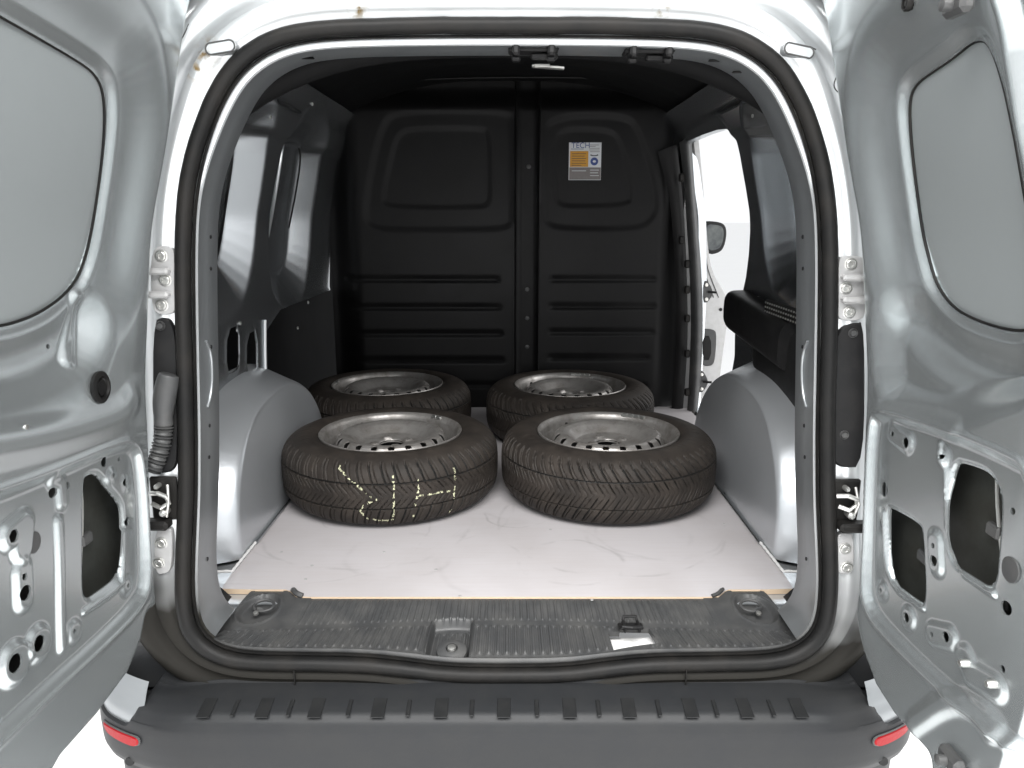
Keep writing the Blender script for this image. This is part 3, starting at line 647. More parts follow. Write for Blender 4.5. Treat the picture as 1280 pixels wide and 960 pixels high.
# ------------------------------------------------------------------ lower body sill + bumper
def bumper():
    xs = np.linspace(-.86, .86, 181); prof = [(.030, -.058), (.000, -.060), (-.012, -.0605), (-.014, -.066), (-.022, -.0665), (-.070, -.074), (-.088, -.079), (-.100, -.090), (-.107, -.108), (-.110, -.150), (-.108, -.185), (-.098, -.205), (-.060, -.215), (-.055, -.24), (-.05, -.33), (.0, -.36)]
    prof = np.array(prof); pr = [prof[0]]
    for i in range(len(prof)-1):
        for q in (1, 2, 3): pr.append(prof[i]+(prof[i+1]-prof[i])*q/3)
    pr = np.array(pr); V = []; Fc = []; n = len(pr)
    for x in xs:
        ax = abs(x); bend = .55*max(0, ax-.56)**2*3.2; rise = ss(.56, .70, ax)*.0
        k = max(0, (ax-.74)/.12); shr = math.sqrt(max(0, 1-k**2))
        for (y, z) in pr:
            yy = y+bend*(1-.0)+ (1-shr)*.22; zz = z
            if z > -.10: zz = z - (ss(.53, .66, ax))*.014*(1 if y > -.03 else .4)
            zz = min(zz, float(lerp(ax, [.0, .655, .70], [0, -.05, -.118])))
            V.append((x*(1-.0*k), yy, zz))
    for i in range(len(xs)-1):
        for j in range(n-1): Fc.append((i*n+j, (i+1)*n+j, (i+1)*n+j+1, i*n+j+1))
    Fc = [f[::-1] for f in Fc]
    return mesh('bumper', V, Fc, van, 'bumper_plastic')
bp = bumper(); sharp(bp, 45)
# step pads and slits along the bumper ledge
gB = lambda p: p[2]-(-.0665-.155*(-.022-p[1]))
def bump_pt(px, py): return hit(px, py, gB)
for i, px in enumerate((259, 331, 396, 474, 552, 630, 712, 786, 863, 931, 998)):
    a = bump_pt(px-13, 874); c = bump_pt(px+13, 897); cx = (a[0]+c[0])/2; cy = (a[1]+c[1])/2
    b = MB(); rt = Matrix.Rotation(R(8.8), 3, 'X'); b.box((cx, cy, (a[2]+c[2])/2+.0010), (.024, abs(a[1]-c[1])+.004, .0016), rot=rt, bev=.0015); b.build('step_pad', 'step_pad_plastic', bp)
for px in (294, 363, 437, 511, 590, 671, 748, 823, 894, 964):
    a = bump_pt(px, 876); c = bump_pt(px, 896)
    b = MB(); rt = Matrix.Rotation(R(8.8), 3, 'X'); b.box(((a[0]+c[0])/2, (a[1]+c[1])/2, (a[2]+c[2])/2+.0016), (.007, abs(a[1]-c[1])+.002, .003), rot=rt, bev=.001); b.build('step_rib', 'step_pad_plastic', bp)
# reflectors
def bump_y(x, z):
    ax = abs(x); y = float(np.interp(-z, [.079, .090, .108, .150, .185], [-.088, -.100, -.107, -.110, -.108]))
    return y+.55*max(0, ax-.56)**2*3.2+(1-math.sqrt(max(0, 1-max(0, (ax-.74)/.12)**2)))*.22
for s in (-1, 1):
    P = chaikin([(.668, -.127), (.700, -.128), (.756, -.129), (.762, -.133), (.748, -.144), (.700, -.146), (.670, -.144)], 2); c = P.mean(0)
    def q3(p, off): return (s*p[0], bump_y(p[0], p[1])-off, p[1])
    rings = [[q3(p, -.01) for p in P], [q3(p, .005) for p in P]]+[[q3(c+(p-c)*k, .0075) for p in P] for k in (.93, .6, .3)]; n = len(P)
    V = [v for r_ in rings for v in r_]+[q3(c, .0075)]; Fc = [(j*n+i, j*n+(i+1) % n, (j+1)*n+(i+1) % n, (j+1)*n+i) for j in range(4) for i in range(n)]+[(4*n+i, 4*n+(i+1) % n, 5*n) for i in range(n)]
    b = MB(); b.add(V, Fc); b.build('reflector', 'red_lens', bp)
    b = MB(); b.tube([q3(c+(p-c)*1.03, .002) for p in P], .0022, 6, closed=True); b.build('reflector_bezel', 'trim_plastic', bp)
    b = MB(); p = (.70, -.19); b.lathe([(.009, 0), (.008, .002), (.003, .001)], q3(p, .0), (0, -1, 0), 16); b.build('sensor_plug', 'step_pad_plastic', bp)
# painted lower quarter corners between bumper and doors
for s in (-1, 1):
    def q_to3(U, V, H, s=s):
        Y = np.vectorize(bump_y)(U, V)+.010+.10*ss(-.10, .02, V)**1.5+.16*ss(-.03, .16, V)
        return np.stack([s*U, Y, V], -1)
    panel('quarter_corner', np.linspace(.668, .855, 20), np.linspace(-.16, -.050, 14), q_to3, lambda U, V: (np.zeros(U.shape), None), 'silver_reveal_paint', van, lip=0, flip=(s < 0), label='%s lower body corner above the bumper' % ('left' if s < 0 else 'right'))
for s in (-1, 1):
    b = MB(); b.box((s*.70, .14, -.060), (.20, .22, .150), bev=.03); b.build('corner_trim', 'bumper_plastic', van)
# seams in the painted sill under the seal
for x in (-.40, .338):
    b = MB(); b.box((x, -.0205, -.050), (.0022, .004, .030)); b.build('sill_seam', 'rubber', van, smooth=False)

# ------------------------------------------------------------------ bulkhead
BY = 1.85
gBk = lambda p: p[1]-BY
def bq(px, py): p = hit(px, py, gBk); return (p[0], p[2])
def bpoly(P, n=2): return chaikin([bq(*p) for p in P], n)
Lo = bpoly([(476, 160), (490, 143), (520, 138), (600, 138), (637, 141), (640, 160), (640, 268), (638, 284), (610, 287), (500, 287), (468, 285), (455, 272), (462, 220)], 3)
Li = bpoly([(492, 180), (500, 165), (520, 160), (602, 160), (612, 165), (613, 240), (610, 256), (600, 259), (500, 259), (480, 255), (478, 245)], 3)
Ro = bpoly([(680, 165), (690, 150), (720, 143), (785, 145), (800, 165), (818, 220), (823, 258), (815, 275), (800, 286), (710, 286), (686, 282), (680, 270)], 3)
Ri = bpoly([(692, 180), (700, 165), (720, 160), (765, 162), (778, 180), (788, 220), (791, 245), (785, 256), (720, 258), (700, 256), (693, 245)], 3)
ribsB = [(np.array([bq(x0, y), bq(x1, y)])) for y, x0, x1 in ((352, 425, 628), (387, 428, 630), (420, 430, 632), (453, 430, 634), (352, 684, 824), (386, 684, 824), (418, 682, 822), (450, 682, 815), (484, 432, 634), (484, 682, 812))]
colx = bq(659, 300)[0]
def featB(U, V):
    H = np.zeros(U.shape)
    for q, dpt, w in ((Lo, .007, .018), (Ro, .009, .016), (Li, .005, .014), (Ri, .006, .013)):
        H -= dpt*(1-ss(-w, w, sd_poly(U, V, q)))
    H -= .012*(1-ss(.0, .030, np.abs(U-colx)-.022)); H += .010*(1-ss(0, .006, np.abs(np.abs(U-colx)-.046)))
    for l in ribsB:
        y0 = l[0][1]; xa, xb = l[0][0], l[1][0]
        endf = ss(xa, xa+.03, U)*(1-ss(xb-.03, xb, U)); d = V-y0
        H -= endf*.010*ss(.032, .004, d)*ss(-.006, .004, d)
    ed = np.abs(U)-.60; H -= .075*ss(.0, .13, ed)**1.2
    H -= .06*ss(1.20, 1.30, V)
    return H, None
bk = panel('bulkhead', np.arange(-.75, .752, .0055), np.arange(-.01, 1.34, .0055), lambda U, V, H: np.stack([U, BY-H, V], -1), featB, 'bulkhead_paint', van, lip=0, flip=True)
for px, py in ((661, 208), (659, 362), (659, 398), (659, 434)):
    q = bq(px, py); b = MB(); b.lathe([(.009, 0), (.0085, .004), (.004, .005)], (q[0], BY+.009, q[1]), (0, -1, 0), 12); b.build('screw', 'trim_plastic', bk)
# ringed hole for first screw
# warning label
def rect(b, x0, y0, x1, y1, mi, off):
    a = bq(x0, y0); c = bq(x1, y1); Y = BY+.0140-off
    b.add([(a[0], Y, c[1]), (c[0], Y, c[1]), (c[0], Y, a[1]), (a[0], Y, a[1])], [(0, 1, 2, 3)], mi)
b = MB()
a0 = bq(712, 178); a1 = bq(751, 224.5)
b.box(((a0[0]+a1[0])/2, BY+.0150, (a0[1]+a1[1])/2), (a1[0]-a0[0]+.002, .0016, a0[1]-a1[1]+.002), 3)
rect(b, 712.3, 178.3, 751, 188, 3, .001); rect(b, 713, 188.5, 735.5, 208.3, 1, .001); rect(b, 736.5, 188.5, 751, 208.3, 3, .001); rect(b, 712, 209, 751, 224.3, 2, .001)
for (x0, x1, y, mi) in ((714, 730, 185.6, 4), (737, 749, 180.5, 2), (737, 745, 182.3, 2), (737, 750, 184.6, 2), (737, 750, 186.8, 2), (738, 750, 189, 2), (738, 749, 212, 3), (738, 748, 215.5, 3), (715, 733, 213, 3), (738, 749, 219, 3),
                        (715, 733, 191.5, 5), (715, 731, 194.5, 5), (715, 733, 197.5, 5), (715, 732, 200.5, 5), (715, 733, 203.5, 5), (715, 727, 206, 5)):
    rect(b, x0, y, x1, y+.7, mi, .0016)
q = bq(743.3, 201.5)
def disc(b, c, rx, rz, mi, off, n=28):
    V = [(c[0]+rx*math.cos(2*math.pi*i/n), BY+.0140-off, c[1]+rz*math.sin(2*math.pi*i/n)) for i in range(n)]; b.add(V, [tuple(range(n))], mi)
disc(b, q, .0155, .0155, 4, .0016); disc(b, q, .0065, .0045, 3, .0020)
disc(b, bq(743.3, 193.5), .0165, .0045, 5, .0016); disc(b, bq(743.3, 192.4), .012, .004, 3, .0020)
txt = bpy.data.curves.new('t', 'FONT'); txt.body = 'TECH'; txt.size = .030
to = bpy.data.objects.new('t', txt); COL.objects.link(to); bpy.context.view_layer.update()
tm = bpy.data.meshes.new_from_object(to); a = bq(714.5, 184.6)
b.add([(a[0]+v.co.x*.98, BY+.0140-.002, a[1]+v.co.y) for v in tm.vertices], [tuple(p.vertices) for p in tm.polygons], 4)
bpy.data.objects.remove(to); 
o = mesh('warning_label', b.V, b.F, bk, ['bulkhead_paint', 'print_orange', 'print_grey', 'print_white', 'print_blue', 'trim_plastic'], False, b.M, 'white, orange and grey information sticker')

# ------------------------------------------------------------------ B pillar at the sliding door, mirror, latch cover
def plate_px(name, P, Y, th, m, parent, n=1, bev=.003, label=None):
    q = chaikin([(lambda p: (p[0], p[2]))(hit(x, y, lambda p: p[1]-Y)) for x, y in P], n)
    b = MB(); b.plate(q, lambda u, v, h: np.array([u, Y-h, v]), -th, 0, bev=bev); return b.build(name, m, parent, label=label)
bp_l = plate_px('pillar_jamb', [(866, 165), (872, 163), (876, 200), (881, 260), (885, 310), (890, 340), (906, 365), (912, 382), (909, 405), (904, 440), (899, 480), (890, 528), (880, 560), (850, 560), (850, 300)], 1.84, .03, 'hinge_paint', van)
b = MB()
for dx in (0, 4):
    P = [hit(x+dx*k, y, lambda p: p[1]-1.835) for x, y, k in ((865, 172, .3), (869, 220, .6), (874, 280, 1), (879, 330, 1.0), (882, 345, 1.4), (892, 372, 1.6))]
    b.tube(chaikin(np.array(P), 2, False), .0018, 6)
b.build('pillar_bead', 'trim_plastic', bp_l)
for (px, py) in ((882, 365), (876, 477)):
    b = MB(); q = [hit(x, y, lambda p: p[1]-1.835) for x, y in ((px-3, py-14), (px+2, py-14), (px+8, py-4), (px+8, py+4), (px+2, py+13), (px-4, py+13))]
    q = chaikin(np.array([(p[0], p[2]) for p in q]), 1); b.plate(q, lambda u, v, h: np.array([u, 1.835-h, v]), -.002, .008); br = b.build('latch_bracket', 'trim_plastic', bp_l)
    c = hit(px+3, py, lambda p: p[1]-1.82); b = MB(); b.tube([c, c+np.array([.02, -.012, 0]), c+np.array([.032, -.014, 0])], .005, 8); b.build('bracket_pin', 'black_plastic', br)
    for dy in (-9, 9):
        c = hit(px+1, py+dy, lambda p: p[1]-1.826); b = MB(); b.lathe([(.008, 0), (.007, .005), (.003, .006)], c, (0, -1, 0), 10); b.build('bolt', 'bolt_steel', br)
pk = plate_px('latch_pocket', [(875, 413), (880, 411), (893, 412), (896, 418), (894, 450), (890, 458), (875, 457)], 1.833, .002, 'trim_plastic', bp_l, 2)
plate_px('pocket_recess', [(878, 420), (889, 420), (889, 450), (878, 450)], 1.828, .002, 'rubber', pk, 1)
b = MB(); c = hit(901, 387, lambda p: p[1]-1.835); b.lathe([(.007, 0), (.006, .003), (.002, .004)], c, (0, -1, 0), 12); b.build('jamb_plug', 'black_plastic', bp_l)
# dark rubber edge strip of the bulkhead door frame
def strip_px(name, L, Rr, Y, m, parent, bulge=.02):
    A = chaikin([hit(x, y, lambda p: p[1]-Y) for x, y in L], 2, False); B = chaikin([hit(x, y, lambda p: p[1]-Y) for x, y in Rr], 2, False)
    V = []; k = 9
    for a, b_ in zip(A, B):
        for j in range(k):
            t = j/(k-1); p = a*(1-t)+b_*t; p = p+np.array([0, -bulge*math.sin(math.pi*t)+.02*0, 0]); V.append(p)
    Fc = [(i*k+j, i*k+j+1, (i+1)*k+j+1, (i+1)*k+j) for i in range(len(A)-1) for j in range(k-1)]
    o = mesh(name, V, Fc, parent, m); return o
strip_px('pillar_trim', [(849, 178), (855, 230), (859, 290), (862, 340), (864, 400), (862, 460), (859, 512), (857, 545)], [(864, 170), (868, 230), (873, 290), (877, 340), (879, 400), (877, 460), (872, 515), (866, 548)], 1.80, 'trim_plastic', van, .03)
for y in (222, 300, 330, 362, 398, 442, 490):
    c = hit(859 if y > 320 else 852, y, lambda p: p[1]-1.79); b = MB(); b.box(c, (.022, .02, .032), bev=.005); b.build('trim_clip', 'rubber', van)
strip_px('bulkhead_flange', [(822, 190), (836, 240), (842, 300), (845, 360), (846, 420), (843, 470), (838, 520)], [(846, 180), (853, 240), (857, 300), (859, 360), (860, 420), (857, 470), (853, 520)], 1.83, 'bulkhead_paint', van, .012)
# exterior mirror
mg = plate_px('mirror_housing', [(880, 276), (898, 277), (907, 281), (909, 292), (906, 308), (900, 316), (885, 319), (878, 300)], 2.50, .08, 'black_plastic', van, 2, .006)
plate_px('mirror_glass', [(882, 280), (897, 281), (904, 284), (905, 293), (903, 305), (898, 312), (885, 314), (881, 300)], 2.488, .003, 'glass_dark', mg, 2)
b = MB(); b.box((.93, 2.56, .72), (.18, .06, .05), bev=.015); b.build('mirror_arm', 'black_plastic', mg)
# front seats side: simple dashboard-side door skin beyond the pillar is the outer_side panel above
# black latch cover over right arch
b = MB()
def blob(Y0, Y1, X0, X1, z0, z1, nose=.06):
    V = []; ny = 28; k = 28
    for i in range(ny):
        t = i/(ny-1); e = min(1, (1-t)/.18); sc = math.sqrt(max(.0, 1-(1-e)**2))*.98+.02 if t > .82 else 1
        for j in range(k):
            a = 2*math.pi*j/k; ca, sa = math.cos(a), math.sin(a)
            ex = math.copysign(abs(ca)**.6, ca); ez = math.copysign(abs(sa)**.55, sa)
            zc = (z0+z1)/2-.04*(1-t); V.append(((X0+X1)/2+ex*(X1-X0)/2*sc, Y0+(Y1-Y0)*t, zc+ez*(z1-z0)/2*sc))
    Fc = [(i*k+j, i*k+(j+1) % k, (i+1)*k+(j+1) % k, (i+1)*k+j) for i in range(ny-1) for j in range(k)]
    Fc.append(tuple(range(k))); Fc.append(tuple((ny-1)*k+j for j in range(k))); return V, Fc
b.add(*blob(.62, 1.22, .690, .80, .445, .575)); cov = b.build('latch_cover', 'black_plastic', van, ang=60)
b = MB(); b.add(*blob(.16, .98, .715, .80, .33, .53)); b.build('lower_cover', 'black_plastic', cov, ang=60)
# perforated vent strip
va = hit(961, 384, lambda p: p[0]-.712); vb = hit(1003, 400, lambda p: p[0]-.712)
b = MB(); b.box(((.716), (va[1]+vb[1])/2, (va[2]+vb[2])/2), (.012, abs(va[1]-vb[1])+.06, .040), bev=.004); vent = b.build('vent_strip', 'rubber', cov)
b = MB()
for r_ in range(3):
    for k in range(17): b.box((.7095, vb[1]-.02+(va[1]-vb[1]+.04)*k/16, (va[2]+vb[2])/2-.012+.012*r_), (.003, .0065, .0045))
vd = b.build('vent_holes', 'zinc_metal', cov, smooth=False)

# ------------------------------------------------------------------ rear doors
def door(s, Pout, win, bowl, plate, holes, bosses, ridges, circles, ymin, nm_label, pegs):
    XB = lambda y, z: XD(z)+.07*(0-y)
    gD = lambda p: s*p[0]-XB(p[1], p[2])
    dqh = lambda x, y, h: (lambda p: (p[1], p[2]))(hit(x, y, lambda q: s*q[0]-XB(q[1], q[2])-h))
    dq = lambda x, y: dqh(x, y, .010)
    pol = lambda P, n=2, h=.013: chaikin([dqh(*p, h) for p in P], n)
    to3 = lambda U, V, H: np.stack([s*(XB(U, V)-H), U+0*V, V+0*U], -1)
    outline = Pout(dq); win_ = pol(win, 2, .040); bowl_ = pol(bowl, 2, .015); plate_ = pol(plate, 2)
    holes_ = [pol(h, 2) for h in holes]; bs = [([dq(*c) for c in cs], r, h) for cs, r, h in bosses]; rg = [(chaikin([dq(*c) for c in P], 2, False), r, h) for P, r, h in ridges]
    ci = [(dq(*c), r) for c, r in circles]
    def feat(U, V):
        so = -sd_poly(U, V, outline); H = np.zeros(U.shape)
        H -= .030*(1-ss(0, .030, so))**1.3
        w_ = sd_poly(U, V, win_); H -= .010*(1-ss(.0, .022, w_)); H -= .032*(1-ss(.010, .120, w_))
        H -= .024*(1-ss(-.045, .035, sd_poly(U, V, bowl_)))
        p_ = sd_poly(U, V, plate_); H -= .012*(1-ss(-.008, .016, p_)); H += .0025*(1-ss(0, .010, np.abs(p_-.014)))
        H += .006*np.cos((V-.35)*7.)*ss(.02, .1, so)
        S = np.minimum(so, w_)
        for cs, r, h in bs:
            d = (sd_line(U, V, cs) if len(cs) > 1 else sd_c(U, V, cs[0]))-r; H += .75*h*(1-ss(-.006, .008, d))
        for P, r, h in rg: H += h*(1-ss(r*.2, r*1.3, sd_line(U, V, P)))
        for h_ in holes_:
            d = sd_poly(U, V, h_); S = np.minimum(S, d); H -= .004*(1-ss(0, .008, d))
        for c, r in ci: S = np.minimum(S, sd_c(U, V, c)-r)
        return H, S
    feat.outer = lambda U, V: sd_poly(U, V, outline)
    zs = np.arange(-.13, 1.36, .0025); ys = np.arange(ymin, .20, .0025)
    inner = panel('rear_door', ys, zs, to3, feat, 'silver_door_paint', van, lip=.003, rim=.055, flip=(s > 0), label=nm_label)
    def fo(U, V): return np.zeros(U.shape), -sd_poly(U, V, outline)
    panel('outer_skin', np.arange(ymin, .20, .02), np.arange(-.13, 1.36, .02), lambda U, V, H: to3(U, V, H-.0552), fo, 'silver_bay_paint', inner, lip=0, flip=(s > 0))
    panel('cavity_shade_sheet', np.arange(ymin+.01, .20, .02), np.arange(-.12, 1.34, .02), lambda U, V, H: to3(U, V, H-.0535), lambda U, V: (np.zeros(U.shape), -sd_poly(U, V, outline)-.006), 'door_cavity_shade', inner, lip=0, flip=(s > 0))  # added dark sheet, makes the door holes look shaded
    wp = chaikin([dqh(*p, .040) for p in win], 2)
    def fw(U, V): return -.004*np.sin((U+.2)*5)*np.sin(V*4), -(sd_poly(U, V, wp)-.012)
    fw0 = lambda U, V: (fw(U, V)[0], np.minimum(-(sd_poly(U, V, wp)-.014), -sd_poly(U, V, outline)-.012))
    panel('window_blank', np.arange(ymin, .1, .009), np.arange(.35, 1.36, .009), lambda U, V, H: to3(U, V, H-.048), fw0, 'window_sheet_paint', inner, lip=0, flip=(s > 0), label='smooth blanking sheet filling the window aperture')
    # dark seal line around the window gap
    b = MB(); P = [to3(np.array(p[0]), np.array(p[1]), np.array(-.0335)) for p in wp if p[0] > ymin and -sd_poly(np.array([p[0]]), np.array([p[1]]), outline)[0] > .02]
    P = [to3(np.array(a), np.array(c), np.array(-.0445)) for a, c in wp]
    b.tube(P, .0022, 6, closed=True); b.build('blank_sealant', 'rubber', inner)
    for c, rr_, hh, mt, nm in pegs:
        q = dq(*c); base = to3(np.array(q[0]), np.array(q[1]), feat(np.array([[q[0]]]), np.array([[q[1]]]))[0][0, 0])
        b = MB()
        if nm == 'grommet':
            b.lathe([(rr_, -.002), (rr_*1.02, .003), (rr_*.85, .006), (rr_*.72, .006), (rr_*.66, .001), (rr_*.55, .0), (rr_*.50, .004), (rr_*.3, .005)], base, (-s, 0, 0), 32)
        else: b.lathe([(rr_, -.001), (rr_*.98, hh*.7), (rr_*.7, hh)], base, (-s, 0, 0), 20)
        b.build(nm, mt, inner)
    return inner, dq, to3
def outL_(dq):
    # hinge edge sits just behind the rear frame plane, bottom corner cut diagonally
    top = [(YO(z)-.022, z) for z in np.linspace(1.34, .08, 26)]
    return np.array(top+[dq(184, 775), dq(178, 805), dq(160, 850), dq(120, 905), dq(75, 957)]+[(-.50, -.07), (-.95, -.07), (-.95, 1.34)])
def outR_(dq):
    top = [(YO(z)-.022, z) for z in np.linspace(1.34, .08, 26)]
    fe = [dq(1300, 960), dq(1292, 420), dq(1285, 240), dq(1266, 150), dq(1254, 60), dq(1245, -80)]
    return np.array(top+[dq(1071, 790), dq(1078, 820), dq(1095, 865), dq(1120, 905), dq(1160, 950)]+[(-.27, -.095), (-.44, -.095), (-.44, .5)]+[(-.42, .75)]+fe[2:])
winL = [(-90, -60), (-30, 2), (0, 18), (60, 52), (104, 78), (122, 92), (132, 112), (135, 150), (129, 220), (119, 290), (106, 338), (86, 368), (52, 392), (20, 404), (0, 408), (-40, 412), (-140, 420), (-300, 300), (-300, -200)]
doorL, dqL, t3L = door(-1, outL_, winL,
    [(-90, 455), (0, 440), (60, 425), (98, 402), (118, 372), (126, 390), (122, 430), (105, 470), (60, 505), (0, 520), (-90, 525)],
    [(-90, 650), (0, 620), (60, 597), (130, 566), (158, 560), (166, 590), (172, 660), (175, 725), (165, 752), (120, 797), (60, 850), (0, 905), (-90, 990)],
    [[(100, 600), (108, 593), (118, 592), (131, 611), (144, 625), (150, 640), (149, 700), (147, 721), (125, 738), (104, 752), (101, 720)]],
    [([(62, 600), (72, 604), (74, 628)], .010, .007), ([(8, 670), (25, 655), (22, 685)], .018, .009), ([(24, 714), (26, 748)], .016, .008), ([(136, 595)], .010, .005), ([(152, 600), (154, 608)], .006, .003),
     ([(157.5, 732)], .014, .006), ([(92, 789)], .015, .006), ([(46, 804)], .024, .009), ([(16, 829)], .028, .010)],
    [([(69, 652), (73, 730), (77, 808)], .011, .0055), ([(152, 665), (153, 722), (148, 735), (104, 765)], .006, .004), ([(-20, 560), (60, 545), (140, 520), (155, 500)], .03, .006), ([(120, 372), (112, 410), (98, 450)], .012, .005)],
    [((127.5, 577.5), .0085), ((146, 574), .004), ((62, 616), .008), ((81, 607), .006), ((157, 652), .008), ((137, 594), .004), ((152.5, 603), .0065), ((8, 670), .009), ((22.5, 721), .005), ((24, 741), .011), ((43, 804), .012), ((12, 829), .013), ((157.5, 732), .004),
     ((90, 789), .0035), ((5, 478), .006), ((86, 433), .004), ((143, 241), .0035), ((150, 241), .0035)],
    -.62, 'left rear door, inner side', [((116, 484), .026, .005, 'rubber', 'grommet'), ((38, 678), .016, .002, 'trim_plastic', 'plug'), ((20, 534), .004, .002, 'zinc_metal', 'screw')])
winR = [(1134, 158), (1134, 122), (1143, 104), (1162, 90), (1189, 72), (1210, 54), (1222, 50), (1232, 54), (1243, 80), (1254, 120), (1266, 180), (1276, 240), (1284, 300), (1290, 370), (1288, 412), (1262, 414), (1220, 402), (1188, 385), (1168, 357), (1158, 325), (1148, 285), (1140, 220)]
doorR, dqR, t3R = door(1, outR_, winR,
    [(1108, 400), (1118, 375), (1135, 378), (1165, 408), (1210, 436), (1290, 455), (1290, 478), (1240, 505), (1195, 525), (1150, 515), (1112, 492)],
    [(1108, 520), (1180, 543), (1240, 566), (1310, 600), (1340, 980), (1250, 905), (1180, 848), (1115, 785), (1094, 757), (1090, 720), (1096, 610), (1101, 530)],
    [[(1113, 636), (1118, 635), (1152, 654), (1157, 665), (1158, 755), (1150, 752), (1112, 724)], [(1196, 577), (1218, 582), (1240, 591), (1251, 608), (1256, 629), (1253, 682), (1248, 738), (1220, 720), (1192, 702), (1190, 644)]],
    [([(1121, 541), (1137, 553)], .016, .007), ([(1173, 676), (1174, 706)], .015, .008), ([(1103, 738)], .014, .006), ([(1136, 772)], .017, .007), ([(1167, 792), (1188, 797)], .016, .007), ([(1207, 822), (1215, 842), (1245, 860)], .017, .006), ([(1183, 571)], .012, .006)],
    [([(1106, 640), (1108, 727), (1155, 760)], .006, .004), ([(1178, 556), (1188, 590), (1188, 702), (1246, 742)], .0065, .005), ([(1150, 905), (1190, 875), (1225, 880), (1245, 910)], .02, .006), ([(1105, 515), (1150, 520), (1200, 535)], .02, .004)],
    [((1121, 542), .005), ((1137.6, 553), .009), ((1107, 611.6), .013), ((1103, 655), .006), ((1103, 738), .004), ((1173.5, 682), .0045), ((1174, 701), .0085), ((1184.6, 571), .004), ((1135.7, 772), .008), ((1168, 793), .004), ((1186, 796), .008),
     ((1260, 760), .010), ((1269, 639), .005), ((1253, 836), .005), ((1118, 231), .003), ((1118, 245), .003), ((1140, 4), .009)],
    -.46, 'right rear door, inner side', [((1266.5, 712), .018, .002, 'trim_plastic', 'plug'), ((1213, 829), .006, .012, 'zinc_metal', 'stud'), ((1247, 855), .006, .012, 'zinc_metal', 'stud'), ((1140, 4), .011, .004, 'rubber', 'grommet')])

for (D, s, dqx, t3x, px, y0, y1) in ((doorR, 1, dqR, t3R, 1222, 560, 760), (doorR, 1, dqR, t3R, 1134, 620, 770), (doorL, -1, dqL, t3L, 121, 580, 760)):
    A = dqx(px, y0); B = dqx(px+6, y1); P = [t3x(np.array(A[0]*(1-t)+B[0]*t+.006*math.sin(t*5)), np.array(A[1]*(1-t)+B[1]*t), np.array(-.040)) for t in np.linspace(0, 1, 12)]
    b = MB(); b.tube(P, .003, 8); ro = b.build('lock_rod', 'zinc_metal', D)
    b = MB(); b.box(P[6]+np.array([0, .012, 0]), (.012, .03, .02), bev=.003); b.build('rod_clip', 'trim_plastic', D)
# black latch mechanisms at top and foot of right door
for (px, py, n_) in ((1212, 6, 'top_latch'), (1202, 950, 'foot_latch')):
    y, z = dqR(px, py); c = t3R(np.array(y), np.array(z), np.array(.004)); b = MB(); b.box(c, (.02, .05, .026), bev=.006); b.lathe([(.008, 0), (.008, .012), (.004, .014)], c+np.array([-.01, .0, 0]), (-1, 0, 0), 12); b.build(n_, 'trim_plastic', doorR)

# hinges -------------------------------------------------------------
gF = lambda p: p[1]-(YO(p[2])-.004)
def hinge(P, bolts, knuckle, m='zinc_metal', s=1, lab=None, arm=True):
    q = chaikin([(lambda p: (p[0], p[2]))(hit(x, y, gF)) for x, y in P], 2); Yc = YO(q[:, 1].mean())-.002
    b = MB(); b.plate(q, lambda u, v, h: np.array([u, YO(v)-.002-h, v]), -.004, .007); o = b.build('hinge', m, van, label=lab)
    if arm:
        for (x0, y0), (x1, y1) in knuckle:
            A, B = hit(x0, y0, gF), hit(x1, y1, gF)
            b = MB(); b.box((A+B)/2+np.array([0, -.012, 0]), (abs(A[0]-B[0])+.004, .022, .012), bev=.004); b.build('hinge_arm', m, o)
    for (x, y) in bolts:
        c = hit(x, y, gF)+np.array([0, -.0045, 0]); b = MB(); b.lathe([(.0120, -.001), (.0118, .0018), (.0105, .0022), (.0100, .0008), (.0088, .0008), (.0085, .0035), (.0072, .0045), (.0045, .0045), (.0035, .0030)], c, (0, -1, 0), 18); b.build('bolt', 'zinc_metal', o)
hinge([(189, 308), (214, 307), (221, 318), (222, 385), (216, 393), (198, 393), (190, 380)], [(203, 320), (208, 350), (204, 381)], [((184, 339), (214, 338)), ((184, 367), (214, 368))], 'hinge_paint')
hinge([(1046, 326), (1052, 319), (1078, 320), (1082, 330), (1082, 395), (1070, 401), (1048, 400), (1045, 390)], [(1062, 330), (1056, 360), (1060, 390)], [((1050, 347), (1082, 346)), ((1050, 374), (1082, 374))], 'hinge_paint')
hinge([(194, 660), (214, 658), (217, 668), (216, 708), (210, 716), (194, 717)], [(203, 678), (200, 703)], [((190, 690), (205, 690))], 'hinge_paint', arm=False)
hinge([(1044, 666), (1062, 664), (1066, 672), (1066, 715), (1048, 717), (1043, 708)], [(1055, 685), (1057, 708)], [((1050, 690), (1066, 690))], 'hinge_paint', arm=False)
